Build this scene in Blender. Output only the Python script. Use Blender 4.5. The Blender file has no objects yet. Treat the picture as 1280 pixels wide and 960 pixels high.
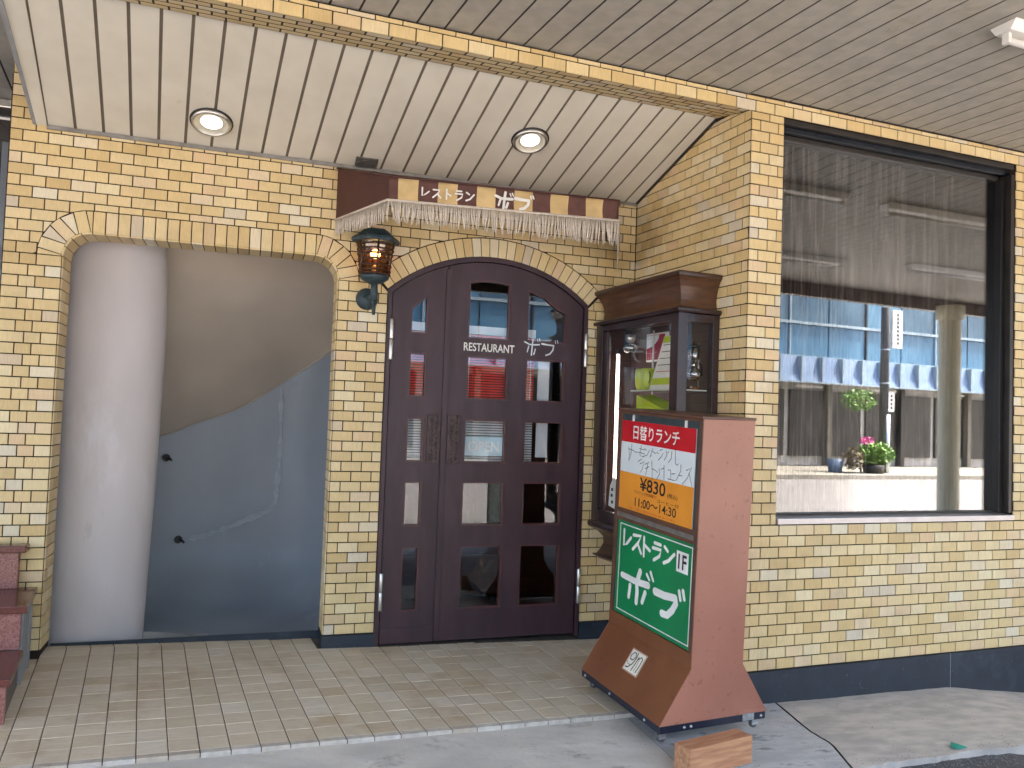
import bpy, bmesh, math, random
from math import radians as rad, sin, cos, pi, sqrt, atan2
from mathutils import Vector, Matrix
from mathutils.geometry import tessellate_polygon
random.seed(7)
S = bpy.context.scene
COL = S.collection

# ------------------------------------------------------------------ camera
cam_d = bpy.data.cameras.new("camera"); cam = bpy.data.objects.new("camera", cam_d); COL.objects.link(cam)
cam_d.sensor_width = 36; cam_d.lens = 985 / 1280 * 36; cam_d.clip_start = .05; cam_d.clip_end = 2000
def cam_matrix():
    p, r, y = rad(2.36), rad(2.02), rad(18.52)
    M = Matrix(((1, 0, 0), (0, sin(p), -cos(p)), (0, cos(p), sin(p))))
    M = Matrix(((cos(r), -sin(r), 0), (sin(r), cos(r), 0), (0, 0, 1))) @ M
    M = M @ Matrix(((cos(y), -sin(y), 0), (sin(y), cos(y), 0), (0, 0, 1)))
    return M
CM = cam_matrix()
rx, dn, fw = CM[0].copy(), CM[1].copy(), CM[2].copy()
CAMP = Vector((0, 0, 1.22))
mw = Matrix((rx, -dn, -fw)).transposed().to_4x4(); mw.translation = CAMP
cam.matrix_world = mw
S.camera = cam
def in_view(p, m=60):
    q = CM @ (Vector(p) - CAMP)
    if q.z < .2: return False
    u, v = 640 + 985 * q.x / q.z, 480 + 985 * q.y / q.z
    return -m < u < 1280 + m and -m < v < 960 + m

# ------------------------------------------------------------------ world, sun, exposure
W = bpy.data.worlds.new("World"); S.world = W; W.use_nodes = True
nt = W.node_tree; bg = nt.nodes["Background"]
sky = nt.nodes.new("ShaderNodeTexSky"); sky.sky_type = 'NISHITA'; sky.sun_disc = False
sky.sun_elevation = rad(56); sky.sun_rotation = rad(72); sky.air_density = .8; sky.dust_density = 5; sky.ozone_density = .3
nt.links.new(sky.outputs[0], bg.inputs[0]); bg.inputs[1].default_value = .15
sd = bpy.data.lights.new("sun", 'SUN'); sd.energy = 3.6; sd.angle = rad(.53); sd.color = (1, .95, .87)
sun = bpy.data.objects.new("sun", sd); COL.objects.link(sun)
sdir = Vector((sin(rad(72)) * cos(rad(56)), cos(rad(72)) * cos(rad(56)), sin(rad(56))))
sun.rotation_euler = sdir.to_track_quat('Z', 'Y').to_euler(); sun.location = (0, 0, 20)
S.view_settings.view_transform = 'Standard'; S.view_settings.look = 'None'
S.view_settings.gamma = 1; S.view_settings.use_curve_mapping = False
S.view_settings.exposure = 3.75
S.view_settings.use_white_balance = True; S.view_settings.white_balance_temperature = 6950; S.view_settings.white_balance_tint = 10
cy = S.cycles; cy.use_denoising = True
cy.max_bounces = 9; cy.diffuse_bounces = 5; cy.glossy_bounces = 4; cy.transparent_max_bounces = 10
cy.sample_clamp_indirect = 6

# ------------------------------------------------------------------ materials
MATS = {}
def base_mat(name):
    m = bpy.data.materials.new(name); m.use_nodes = True
    n = m.node_tree; b = n.nodes["Principled BSDF"]; MATS[name] = m
    return m, n, b
def N(n, t, **kw):
    k = n.nodes.new(t)
    for a, v in kw.items(): setattr(k, a, v)
    return k
def mk(name, c1, c2=None, rough=.6, scale=6., bump=0., bscale=60., metal=0., stretch=(1, 1, 1), coat=0., rough2=None, detail=5., lo=.35, hi=.65, spec=.5, world=True, spots=None):
    """c1/c2 mixed by noise; bump noise; optional stain spots (colour, scale, threshold)"""
    m, n, b = base_mat(name)
    L = n.links
    if world:
        g = N(n, "ShaderNodeNewGeometry"); pos = g.outputs["Position"]
    else:
        g = N(n, "ShaderNodeTexCoord"); pos = g.outputs["Object"]
    mp = N(n, "ShaderNodeMapping"); mp.inputs["Scale"].default_value = stretch; L.new(pos, mp.inputs["Vector"])
    c2 = c2 or tuple(x * .8 for x in c1)
    nz = N(n, "ShaderNodeTexNoise"); nz.inputs["Scale"].default_value = scale; nz.inputs["Detail"].default_value = detail
    L.new(mp.outputs[0], nz.inputs["Vector"])
    rp = N(n, "ShaderNodeValToRGB"); rp.color_ramp.elements[0].position = lo; rp.color_ramp.elements[1].position = hi
    rp.color_ramp.elements[0].color = (*c1, 1); rp.color_ramp.elements[1].color = (*c2, 1)
    L.new(nz.outputs[0], rp.inputs[0]); out = rp.outputs[0]
    if spots:
        for (sc, ss, th) in spots:
            z = N(n, "ShaderNodeTexNoise"); z.inputs["Scale"].default_value = ss; z.inputs["Detail"].default_value = 7
            z.inputs["Roughness"].default_value = .7
            L.new(mp.outputs[0], z.inputs["Vector"])
            r2 = N(n, "ShaderNodeMapRange"); r2.inputs[1].default_value = th; r2.inputs[2].default_value = th + .12
            L.new(z.outputs[0], r2.inputs[0])
            mx = N(n, "ShaderNodeMix", data_type='RGBA'); L.new(r2.outputs[0], mx.inputs[0]); L.new(out, mx.inputs[6]); mx.inputs[7].default_value = (*sc, 1)
            out = mx.outputs[2]
    L.new(out, b.inputs["Base Color"])
    b.inputs["Metallic"].default_value = metal; b.inputs["Specular IOR Level"].default_value = spec
    if rough2 is None: b.inputs["Roughness"].default_value = rough
    else:
        mr = N(n, "ShaderNodeMapRange"); mr.inputs[3].default_value = rough; mr.inputs[4].default_value = rough2
        L.new(nz.outputs[0], mr.inputs[0]); L.new(mr.outputs[0], b.inputs["Roughness"])
    if coat: b.inputs["Coat Weight"].default_value = coat; b.inputs["Coat Roughness"].default_value = .15
    if bump:
        z = N(n, "ShaderNodeTexNoise"); z.inputs["Scale"].default_value = bscale; z.inputs["Detail"].default_value = 6
        L.new(mp.outputs[0], z.inputs["Vector"])
        bp = N(n, "ShaderNodeBump"); bp.inputs["Strength"].default_value = bump; bp.inputs["Distance"].default_value = .004
        L.new(z.outputs[0], bp.inputs["Height"]); L.new(bp.outputs[0], b.inputs["Normal"])
    return m
def tile_material(name, stops, rough=.38, streak=.12, streak_scale=(260, 260, 18), bump=.25, dirt=(.30, .22, .10), dirt_amt=.35):
    m, n, b = base_mat(name); L = n.links
    oi = N(n, "ShaderNodeObjectInfo"); g = N(n, "ShaderNodeNewGeometry")
    ad = N(n, "ShaderNodeMath", operation='ADD'); L.new(oi.outputs["Random"], ad.inputs[0]); L.new(g.outputs["Random Per Island"], ad.inputs[1])
    fr = N(n, "ShaderNodeMath", operation='FRACT'); L.new(ad.outputs[0], fr.inputs[0])
    rp = N(n, "ShaderNodeValToRGB"); cr = rp.color_ramp
    cr.elements[0].position = 0; cr.elements[0].color = (*stops[0][1], 1)
    cr.elements[1].position = 1; cr.elements[1].color = (*stops[-1][1], 1)
    for p, c in stops[1:-1]:
        e = cr.elements.new(p); e.color = (*c, 1)
    L.new(fr.outputs[0], rp.inputs[0])
    mp = N(n, "ShaderNodeMapping"); mp.inputs["Scale"].default_value = streak_scale; L.new(g.outputs["Position"], mp.inputs["Vector"])
    nz = N(n, "ShaderNodeTexNoise"); nz.inputs["Scale"].default_value = 1; nz.inputs["Detail"].default_value = 3; L.new(mp.outputs[0], nz.inputs["Vector"])
    mr = N(n, "ShaderNodeMapRange"); mr.inputs[1].default_value = .3; mr.inputs[2].default_value = .7; mr.inputs[3].default_value = 1 - streak; mr.inputs[4].default_value = 1 + streak * .5
    L.new(nz.outputs[0], mr.inputs[0])
    ml = N(n, "ShaderNodeMix", data_type='RGBA', blend_type='MULTIPLY'); ml.inputs[0].default_value = 1
    L.new(rp.outputs[0], ml.inputs[6]); L.new(mr.outputs[0], ml.inputs[7])
    z = N(n, "ShaderNodeTexNoise"); z.inputs["Scale"].default_value = 3.2; z.inputs["Detail"].default_value = 8; z.inputs["Roughness"].default_value = .65; L.new(g.outputs["Position"], z.inputs["Vector"])
    r2 = N(n, "ShaderNodeMapRange"); r2.inputs[1].default_value = .52; r2.inputs[2].default_value = .78; r2.inputs[4].default_value = dirt_amt; L.new(z.outputs[0], r2.inputs[0])
    m2 = N(n, "ShaderNodeMix", data_type='RGBA'); L.new(r2.outputs[0], m2.inputs[0]); L.new(ml.outputs[2], m2.inputs[6]); m2.inputs[7].default_value = (*dirt, 1)
    L.new(m2.outputs[2], b.inputs["Base Color"])
    mr3 = N(n, "ShaderNodeMapRange"); mr3.inputs[3].default_value = rough - .1; mr3.inputs[4].default_value = rough + .2; L.new(nz.outputs[0], mr3.inputs[0]); L.new(mr3.outputs[0], b.inputs["Roughness"])
    bp = N(n, "ShaderNodeBump"); bp.inputs["Strength"].default_value = bump; bp.inputs["Distance"].default_value = .002
    L.new(nz.outputs[0], bp.inputs["Height"]); L.new(bp.outputs[0], b.inputs["Normal"])
    return m
def glass_mat(name, tint=(.9, .95, .95), refl=(.95, .97, 1), f0=.12, f90=.9, rough=.004):
    m, n, b = base_mat(name); L = n.links; n.nodes.remove(b)
    out = [k for k in n.nodes if k.type == 'OUTPUT_MATERIAL'][0]
    tr = N(n, "ShaderNodeBsdfTransparent"); tr.inputs[0].default_value = (*tint, 1)
    gl = N(n, "ShaderNodeBsdfGlossy"); gl.inputs[0].default_value = (*refl, 1); gl.inputs["Roughness"].default_value = rough
    lw = N(n, "ShaderNodeLayerWeight"); lw.inputs[0].default_value = .3
    mr = N(n, "ShaderNodeMapRange"); mr.inputs[3].default_value = f0; mr.inputs[4].default_value = f90; L.new(lw.outputs["Fresnel"], mr.inputs[0])
    mx = N(n, "ShaderNodeMixShader"); L.new(mr.outputs[0], mx.inputs[0]); L.new(tr.outputs[0], mx.inputs[1]); L.new(gl.outputs[0], mx.inputs[2])
    L.new(mx.outputs[0], out.inputs[0])
    return m
def emit_mat(name, c, s):
    m, n, b = base_mat(name); b.inputs["Base Color"].default_value = (*c, 1)
    b.inputs["Emission Color"].default_value = (*c, 1); b.inputs["Emission Strength"].default_value = s
    return m

YT = [(0, (.66, .49, .235)), (.16, (.73, .57, .30)), (.32, (.60, .43, .195)), (.48, (.75, .61, .355)), (.62, (.69, .51, .25)), (.76, (.76, .64, .40)), (.86, (.69, .49, .28)), (.93, (.75, .67, .49)), (.97, (.62, .53, .40)), (1, (.61, .42, .20))]
M_tile = tile_material("yellow_glazed_tile", YT)
M_ftile = tile_material("beige_floor_tile", [(0, (.62, .53, .40)), (.3, (.67, .58, .45)), (.6, (.58, .48, .345)), (.85, (.70, .62, .50)), (1, (.56, .45, .31))], rough=.5, streak=.14, streak_scale=(14, 160, 14), bump=.5, dirt=(.40, .27, .145), dirt_amt=.85)
M_lip = tile_material('worn_edge_tile', [(0, (.50, .45, .38)), (.4, (.56, .52, .46)), (.7, (.44, .37, .29)), (1, (.54, .50, .45))], rough=.6, streak=.2, streak_scale=(30, 30, 30), bump=.8, dirt=(.28, .22, .16), dirt_amt=.9)
M_mortar = mk("dark_mortar", (.028, .015, .009), (.018, .010, .006), rough=.9, scale=30)
M_grout = mk("floor_grout", (.13, .10, .08), (.08, .065, .05), rough=.95, scale=20)
M_base = mk("dark_blue_skirting", (.012, .021, .034), (.018, .029, .044), rough=.45, scale=9, bump=.3, bscale=90, spots=[((.10, .12, .14), 34, .62), ((.035, .05, .07), 3, .55)])
M_ceilin = mk("cream_ceiling_board", (.70, .665, .575), (.645, .605, .515), rough=.5, scale=5, bump=.05, spots=[((.50, .42, .32), 2.3, .68)])
M_ceilout = mk("grey_beige_board", (.36, .34, .295), (.43, .405, .355), rough=.55, scale=14, bump=.3, bscale=220, spots=[((.30, .265, .20), 1.8, .6)])
M_gapin = mk('soft_brown_joint', (.17, .14, .105), rough=.9)
M_gap = mk("dark_joint", (.045, .035, .028), rough=.9)
M_white = mk("white_plaster", (.60, .555, .55), (.51, .47, .465), rough=.7, scale=2.2, bump=.45, bscale=26, stretch=(1, 1, .35), spots=[((.40, .36, .35), 3.1, .64), ((.64, .62, .64), 1.5, .6), ((.30, .26, .24), 19, .72)])
M_greyp = mk("blue_grey_paint", (.285, .325, .375), (.225, .255, .295), rough=.42, scale=1.6, bump=.4, bscale=9, stretch=(1, 1, .5), spots=[((.30, .345, .385), 2.2, .60), ((.19, .205, .225), 5, .68)])
M_soff = mk("beige_stair_soffit", (.50, .43, .35), (.41, .35, .29), rough=.65, scale=1.6, bump=.35, bscale=16, spots=[((.47, .38, .35), 2.1, .60)])
M_gfloor = mk("grey_painted_floor", (.42, .47, .53), (.36, .40, .46), rough=.35, scale=3)
M_door = mk("dark_plum_door_paint", (.050, .021, .029), (.034, .014, .020), rough=.36, rough2=.55, scale=3, stretch=(5, 5, 1), bump=.22, bscale=70, spots=[((.085, .04, .035), 9, .70)])
M_doorw = mk("carved_grip_wood", (.075, .040, .040), (.04, .022, .022), rough=.5, scale=30, bump=1., bscale=60)
M_mould = mk("red_brown_moulding", (.10, .028, .028), (.06, .02, .02), rough=.35, scale=20)
M_chrome = mk("brushed_steel", (.62, .61, .58), (.50, .49, .47), rough=.32, metal=.9, scale=40)
M_wood = mk("dark_walnut", (.060, .024, .014), (.032, .013, .010), rough=.28, rough2=.4, scale=5, stretch=(2, 2, 12), bump=.1, coat=.3)
M_woodr = mk("reddish_walnut", (.105, .042, .018), (.06, .024, .012), rough=.3, scale=5, stretch=(3, 3, 10), coat=.3)
M_post = mk("dark_cabinet_post", (.035, .018, .020), (.025, .014, .016), rough=.3, scale=8, coat=.2)
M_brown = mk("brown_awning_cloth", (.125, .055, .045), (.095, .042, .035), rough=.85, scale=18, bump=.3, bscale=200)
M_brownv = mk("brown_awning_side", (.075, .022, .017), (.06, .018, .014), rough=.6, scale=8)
M_gold = mk("gold_awning_cloth", (.66, .48, .24), (.52, .37, .17), rough=.8, scale=9, bump=.4, bscale=60)
M_fringe = mk("beige_fringe_yarn", (.66, .58, .50), (.52, .46, .39), rough=.95, scale=60)
M_verd = mk("verdigris_iron", (.045, .075, .085), (.03, .05, .062), rough=.5, scale=20, bump=.5, bscale=80, metal=.2)
M_copper = mk("dark_copper_cage", (.10, .045, .03), (.05, .025, .02), rough=.4, metal=.5, scale=30, bump=.5)
M_amber = glass_mat("amber_glass", tint=(.85, .50, .28), refl=(1, .9, .8), f0=.1)
M_bulb = emit_mat("warm_bulb", (1, .75, .35), 1.2)
M_dlamp = emit_mat("downlight_lamp", (1, .97, .85), .6)
M_refl = mk("downlight_reflector", (.75, .72, .62), rough=.3, metal=.3)
M_black = mk("black_plastic", (.012, .012, .014), rough=.35)
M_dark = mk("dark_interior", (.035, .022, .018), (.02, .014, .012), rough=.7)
M_gdoor = glass_mat("door_glass", f0=.03, f90=.35, tint=(.97, .98, .99))
M_gwin = glass_mat("window_glass", f0=.08, f90=.60, tint=(.74, .74, .74))
M_gcab = glass_mat("cabinet_glass", f0=.012, f90=.14, tint=(.99, .99, .99))
M_red = mk("red_blind_slat", (.80, .030, .022), (.72, .025, .018), rough=.4)
M_wslat = mk("white_blind_slat", (.75, .77, .77), rough=.4)
M_wht = mk("white_plastic", (.80, .79, .76), (.74, .73, .70), rough=.4)
M_letter = mk("white_lettering", (.82, .81, .78), rough=.5)
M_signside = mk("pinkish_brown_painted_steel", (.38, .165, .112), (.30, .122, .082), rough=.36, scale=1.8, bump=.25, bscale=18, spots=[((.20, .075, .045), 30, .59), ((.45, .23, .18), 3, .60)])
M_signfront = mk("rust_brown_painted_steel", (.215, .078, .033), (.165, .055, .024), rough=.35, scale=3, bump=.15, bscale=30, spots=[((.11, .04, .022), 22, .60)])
M_signframe = mk("brown_sign_frame", (.13, .055, .032), (.09, .045, .035), rough=.4, scale=12)
M_alu = mk("grey_aluminium", (.34, .33, .32), (.24, .23, .22), rough=.4, metal=.7, scale=20)
M_pred = mk("red_print", (.60, .008, .022), rough=.3)
M_pwhite = mk("pale_blue_white_print", (.66, .72, .76), (.70, .76, .78), rough=.3)
M_porange = mk("orange_print", (.78, .30, .035), (.72, .26, .03), rough=.3)
M_pgreen = mk("green_print", (.0, .22, .075), (.0, .17, .06), rough=.3, scale=3)
M_ink = mk("black_ink", (.015, .012, .012), rough=.5)
M_inkred = mk("red_ink", (.55, .05, .02), rough=.5)
M_dkblue = mk("navy_steel_skirt", (.012, .016, .032), rough=.4)
M_caster = mk("caster_metal", (.55, .58, .60), (.35, .36, .38), rough=.3, metal=.7, scale=50)
M_tyre = mk("grey_rubber", (.10, .10, .10), rough=.7)
M_block = mk("sawn_cedar", (.50, .26, .13), (.33, .14, .07), rough=.7, scale=4, stretch=(1.5, 12, 12), bump=.4, bscale=40, world=False)
M_sticker = mk("cream_sticker", (.80, .75, .64), rough=.6)
M_conc = mk("apron_concrete", (.60, .565, .51), (.47, .445, .405), rough=.75, scale=3.2, bump=.5, bscale=50, stretch=(1, 1.6, 1), spots=[((.30, .285, .26), 4.5, .58), ((.66, .64, .60), 8, .62), ((.16, .15, .14), 26, .68)])
M_concd = mk("grey_patched_concrete", (.36, .375, .38), (.50, .51, .51), rough=.6, scale=6, bump=.7, bscale=40, stretch=(1, 3, 1), spots=[((.17, .18, .19), 6, .54), ((.62, .63, .63), 9, .62)])
M_concw = mk("right_apron_concrete", (.50, .465, .42), (.36, .34, .31), rough=.7, scale=7, bump=.8, bscale=60, stretch=(1, 2.5, 1), spots=[((.56, .53, .48), 9, .60), ((.22, .20, .18), 3, .62)])
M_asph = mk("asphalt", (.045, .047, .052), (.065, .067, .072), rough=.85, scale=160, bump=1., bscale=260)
M_road = mk("pale_asphalt", (.14, .135, .135), (.18, .17, .165), rough=.85, scale=2, bump=.3, bscale=100, spots=[((.12, .118, .118), 1.2, .6)])  # paler asphalt tone of the open road
M_pave = mk("far_pavement", (.26, .24, .20), (.21, .20, .17), rough=.85, scale=2)
M_granite = mk("red_granite", (.22, .07, .055), (.34, .17, .15), rough=.25, scale=120, bump=0, spots=[((.07, .025, .02), 140, .60)])
M_granites = mk("polished_brown_granite", (.12, .035, .025), (.16, .05, .035), rough=.15, scale=60)
M_gstone = mk("grey_stone_edge", (.30, .31, .32), (.24, .25, .26), rough=.5, scale=20)
M_bronze = mk("dark_bronze_frame", (.028, .024, .022), (.04, .034, .03), rough=.35, scale=8, metal=.3)
M_bronzel = mk("light_bronze_sill", (.52, .48, .47), (.60, .57, .56), rough=.35, metal=.5, scale=10)
M_curtain = mk("sheer_curtain", (.40, .35, .31), (.045, .037, .031), rough=.9, scale=9, stretch=(5, 5, .22), lo=.36, hi=.52)  # pale and dark streaks paint lit and shaded folds into the cloth
M_drape = mk("brown_drape", (.06, .035, .028), (.04, .024, .02), rough=.9, scale=8)
M_bluef = mk("blue_facade_panel", (.055, .16, .26), (.085, .20, .30), rough=.25, scale=1.2, stretch=(1, 1, .4))
M_blued = mk("blue_window_glass", (.035, .085, .14), (.06, .13, .19), rough=.12, scale=1)
M_bluew = mk("pale_blue_trim", (.30, .38, .43), rough=.4)
M_band = mk("pale_blue_awning", (.12, .20, .34), (.17, .25, .38), rough=.7, scale=1.3)
M_shopd = mk("dark_shopfront", (.03, .028, .026), (.05, .045, .04), rough=.25, scale=1.5)
M_shopw = mk("cream_shop_pillar", (.20, .18, .14), rough=.6)
M_cpost = mk("cream_painted_post", (.66, .62, .45), (.60, .56, .41), rough=.5, scale=4)
M_pole = mk("grey_utility_pole", (.07, .065, .065), (.05, .05, .05), rough=.6)
M_steelb = mk("bright_pole_sleeve", (.55, .60, .62), rough=.3, metal=.6)
M_leaf = tile_material("leaf_green", [(0, (.06, .16, .02)), (.4, (.13, .28, .04)), (.7, (.20, .38, .06)), (1, (.05, .12, .02))], rough=.5, streak=.2)
M_leafr = mk("brownish_foliage", (.10, .08, .03), (.14, .10, .05), rough=.6, scale=20)
M_pink = mk("pink_petals", (.62, .06, .30), rough=.6)
M_pot = mk("blue_grey_pot", (.14, .20, .30), rough=.5)
M_bark = mk("bark", (.07, .05, .03), rough=.9)
M_paper = mk("paper_card", (.75, .75, .70), rough=.6)
M_lime = mk("lime_print", (.48, .60, .03), rough=.5)
M_limeg = mk("lime_lantern", (.45, .55, .05), (.35, .45, .04), rough=.4)
M_maroon = mk("maroon_picture", (.32, .012, .05), rough=.4)
M_coffee = mk("amber_coffee", (.20, .07, .02), rough=.2)
M_cglass = glass_mat("vessel_glass", tint=(.62, .64, .62), f0=.25)
M_chair = mk("navy_seat_vinyl", (.04, .07, .13), rough=.35)
M_counter = mk("brown_counter_wood", (.18, .07, .025), (.10, .04, .015), rough=.35, scale=5)
M_teal = mk("teal_wrapper", (.02, .28, .20), rough=.4)

# ------------------------------------------------------------------ helpers
def meshobj(name, verts, faces, mat, parent=None, smooth=False, mats=None, fmi=None):
    me = bpy.data.meshes.new(name); me.from_pydata([tuple(v) for v in verts], [], faces); 
    for m_ in (mats or [mat]): me.materials.append(m_)
    if fmi: me.polygons.foreach_set("material_index", fmi)
    if smooth: me.polygons.foreach_set("use_smooth", [True] * len(me.polygons))
    me.update()
    return link(name, me, parent)
def link(name, me, parent=None, loc=None, rot=None):
    o = bpy.data.objects.new(name, me); COL.objects.link(o)
    if parent: o.parent = parent
    if loc is not None: o.location = loc
    if rot is not None: o.rotation_euler = rot
    return o
class MB:
    def __init__(s): s.v = []; s.f = []
    def add(s, v, f):
        b = len(s.v); s.v += [tuple(x) for x in v]; s.f += [tuple(i + b for i in q) for q in f]; return s
    def box(s, x0, x1, y0, y1, z0, z1):
        v = [(x, y, z) for x in (x0, x1) for y in (y0, y1) for z in (z0, z1)]
        return s.add(v, [(0, 1, 3, 2), (4, 6, 7, 5), (0, 4, 5, 1), (2, 3, 7, 6), (0, 2, 6, 4), (1, 5, 7, 3)])
    def hexa(s, a, b):
        """a: 4 corners bottom loop, b: 4 corners top loop"""
        return s.add(list(a) + list(b), [(3, 2, 1, 0), (4, 5, 6, 7), (0, 1, 5, 4), (1, 2, 6, 5), (2, 3, 7, 6), (3, 0, 4, 7)])
    def prism(s, poly, y0, y1):
        """poly in (x,z); front at y0 (towards -y), back y1"""
        n = len(poly); A = sum(poly[i][0] * poly[(i + 1) % n][1] - poly[(i + 1) % n][0] * poly[i][1] for i in range(n))
        if A < 0: poly = poly[::-1]
        v = [(p[0], y0, p[1]) for p in poly] + [(p[0], y1, p[1]) for p in poly]
        f = [tuple(range(n)), tuple(range(2 * n - 1, n - 1, -1))] + [(i + n, (i + 1) % n + n, (i + 1) % n, i) for i in range(n)]
        return s.add(v, f)
    def plate(s, loops, y0, y1):
        """loops: outer + holes in (x,z); tessellated plate with side walls"""
        vl = [[Vector((p[0], p[1], 0)) for p in l] for l in loops]
        tr = tessellate_polygon(vl); flat = [p for l in loops for p in l]; n = len(flat)
        v = [(p[0], y0, p[1]) for p in flat] + [(p[0], y1, p[1]) for p in flat]; f = []
        for t in tr:
            a, b, c = [flat[i] for i in t]
            cr = (b[0] - a[0]) * (c[1] - a[1]) - (c[0] - a[0]) * (b[1] - a[1])
            t = tuple(t) if cr > 0 else tuple(reversed(t))
            f.append(t); f.append(tuple(i + n for i in reversed(t)))
        k = 0
        for l in loops:
            m = len(l)
            for i in range(m): f.append((k + i, k + (i + 1) % m, k + (i + 1) % m + n, k + i + n))
            k += m
        return s.add(v, f)
    def tube(s, pts, r, n=8, caps=True):
        pts = [Vector(p) for p in pts]; rs = r if isinstance(r, (list, tuple)) else [r] * len(pts)
        b = len(s.v); 
        for i, p in enumerate(pts):
            d = (pts[min(i + 1, len(pts) - 1)] - pts[max(i - 1, 0)]).normalized()
            u = d.cross(Vector((0, 0, 1))) if abs(d.z) < .95 else d.cross(Vector((1, 0, 0))); u.normalize(); w = d.cross(u)
            for k in range(n):
                a = 2 * pi * k / n; s.v.append(tuple(p + (u * cos(a) + w * sin(a)) * rs[i]))
        for i in range(len(pts) - 1):
            for k in range(n):
                a, c = b + i * n + k, b + i * n + (k + 1) % n
                s.f.append((a, a + n, c + n, c))
        if caps:
            s.f.append(tuple(b + k for k in range(n))); s.f.append(tuple(b + (len(pts) - 1) * n + k for k in range(n - 1, -1, -1)))
        return s
    def lathe(s, prof, c=(0, 0, 0), n=24, axis='z'):
        b = len(s.v)
        for (r, h) in prof:
            for k in range(n):
                a = 2 * pi * k / n
                if axis == 'z': s.v.append((c[0] + r * cos(a), c[1] + r * sin(a), c[2] + h))
                else: s.v.append((c[0] + r * cos(a), c[1] + h, c[2] + r * sin(a)))
        for i in range(len(prof) - 1):
            for k in range(n):
                a, d = b + i * n + k, b + i * n + (k + 1) % n
                s.f.append((a, d, d + n, a + n))
        return s
    def sphere(s, c, r, n=12, m=8, sc=(1, 1, 1)):
        prof = [(max(1e-4, r * sin(pi * i / m)), -r * cos(pi * i / m)) for i in range(m + 1)]
        b = len(s.v); s.lathe(prof, (0, 0, 0), n)
        for i in range(b, len(s.v)):
            x, y, z = s.v[i]; s.v[i] = (c[0] + x * sc[0], c[1] + y * sc[1], c[2] + z * sc[2])
        return s
    def build(s, name, mat, parent=None, smooth=False, bevel=0, kind=None, loc=None, rot=None):
        o = meshobj(name, s.v, s.f, mat, parent, smooth)
        bm = bmesh.new(); bm.from_mesh(o.data); bmesh.ops.recalc_face_normals(bm, faces=bm.faces[:])
        if bevel: bmesh.ops.bevel(bm, geom=bm.edges[:], offset=bevel, segments=2, affect='EDGES', profile=.6)
        bm.to_mesh(o.data); bm.free()
        if loc is not None: o.location = loc
        if rot is not None: o.rotation_euler = rot
        if kind: o["kind"] = kind
        return o
def empty(name, loc=(0, 0, 0), rz=0., label=None, cat=None, group=None, kind=None):
    o = bpy.data.objects.new(name, None); COL.objects.link(o); o.empty_display_size = .05
    o.location = loc; o.rotation_euler = (0, 0, rz); tag(o, label, cat, group, kind); return o
def tag(o, label=None, cat=None, group=None, kind=None):
    if label: o["label"] = label
    if cat: o["category"] = cat
    if group: o["group"] = group
    if kind: o["kind"] = kind
    return o
def struct(o): o["kind"] = "structure"; return o
def text_mesh(name, s, rect, mat, parent, y, thin=0., shear=0., extr=.0004, flip=False):
    cu = bpy.data.curves.new(name, 'FONT'); cu.body = s; cu.size = 1; cu.offset = thin; cu.shear = shear
    ob = bpy.data.objects.new(name, cu); COL.objects.link(ob)
    bpy.context.view_layer.update()
    me = bpy.data.meshes.new_from_object(ob); bpy.data.objects.remove(ob); bpy.data.curves.remove(cu)
    me.name = name
    if not len(me.vertices): return None
    xs = [v.co.x for v in me.vertices]; ys = [v.co.y for v in me.vertices]
    ax, bx, ay, by = min(xs), max(xs), min(ys), max(ys); x0, x1, z0, z1 = rect
    for v in me.vertices:
        u = (v.co.x - ax) / (bx - ax); w = (v.co.y - ay) / (by - ay)
        v.co = (x0 + u * (x1 - x0), y, z0 + w * (z1 - z0))
    me.materials.clear(); me.materials.append(mat)
    return link(name, me, parent)
def strokes(name, polys, mat, parent, y, wid=.006):
    """brush strokes: list of (points[(x,z)], width or (w0,w1)); each piece sits a hair prouder than the one before"""
    mb = MB(); k = 0
    for pl in polys:
        pts, w = (pl if isinstance(pl, tuple) and isinstance(pl[0], list) else (pl, wid))
        w0, w1 = w if isinstance(w, (tuple, list)) else (w, w)
        n = len(pts); P = [Vector((p[0], p[1])) for p in pts]; L = []; R = []
        for i in range(n):
            d = (P[min(i + 1, n - 1)] - P[max(i - 1, 0)]).normalized(); q = Vector((-d.y, d.x)); ww = (w0 + (w1 - w0) * i / (n - 1)) / 2
            L.append(P[i] + q * ww); R.append(P[i] - q * ww)
        d0 = (P[0] - P[1]).normalized(); d1 = (P[-1] - P[-2]).normalized()
        yy = y - k * .00006; k += 1
        cap0 = []; cap1 = []
        for j in range(1, 6):
            a = pi * j / 6
            q = Vector((-d1.y, d1.x)); cap1.append(P[-1] + (q * cos(a) + d1 * sin(a)) * w1 / 2)
            q = Vector((-d0.y, d0.x)); cap0.append(P[0] + (q * cos(a) + d0 * sin(a)) * w0 / 2)
        v = [(p.x, yy, p.y) for p in L] + [(p.x, yy, p.y) for p in R] + [(p.x, yy, p.y) for p in cap1] + [(p.x, yy, p.y) for p in cap0]
        f = [(i, i + 1, n + i + 1, n + i) for i in range(n - 1)]
        f.append(tuple([n - 1] + [2 * n + j for j in range(5)] + [2 * n - 1]))
        f.append(tuple([n] + [2 * n + 5 + j for j in range(5)] + [0]))
        mb.add(v, f)
    o = meshobj(name, mb.v, mb.f, mat, parent)
    return o

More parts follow.
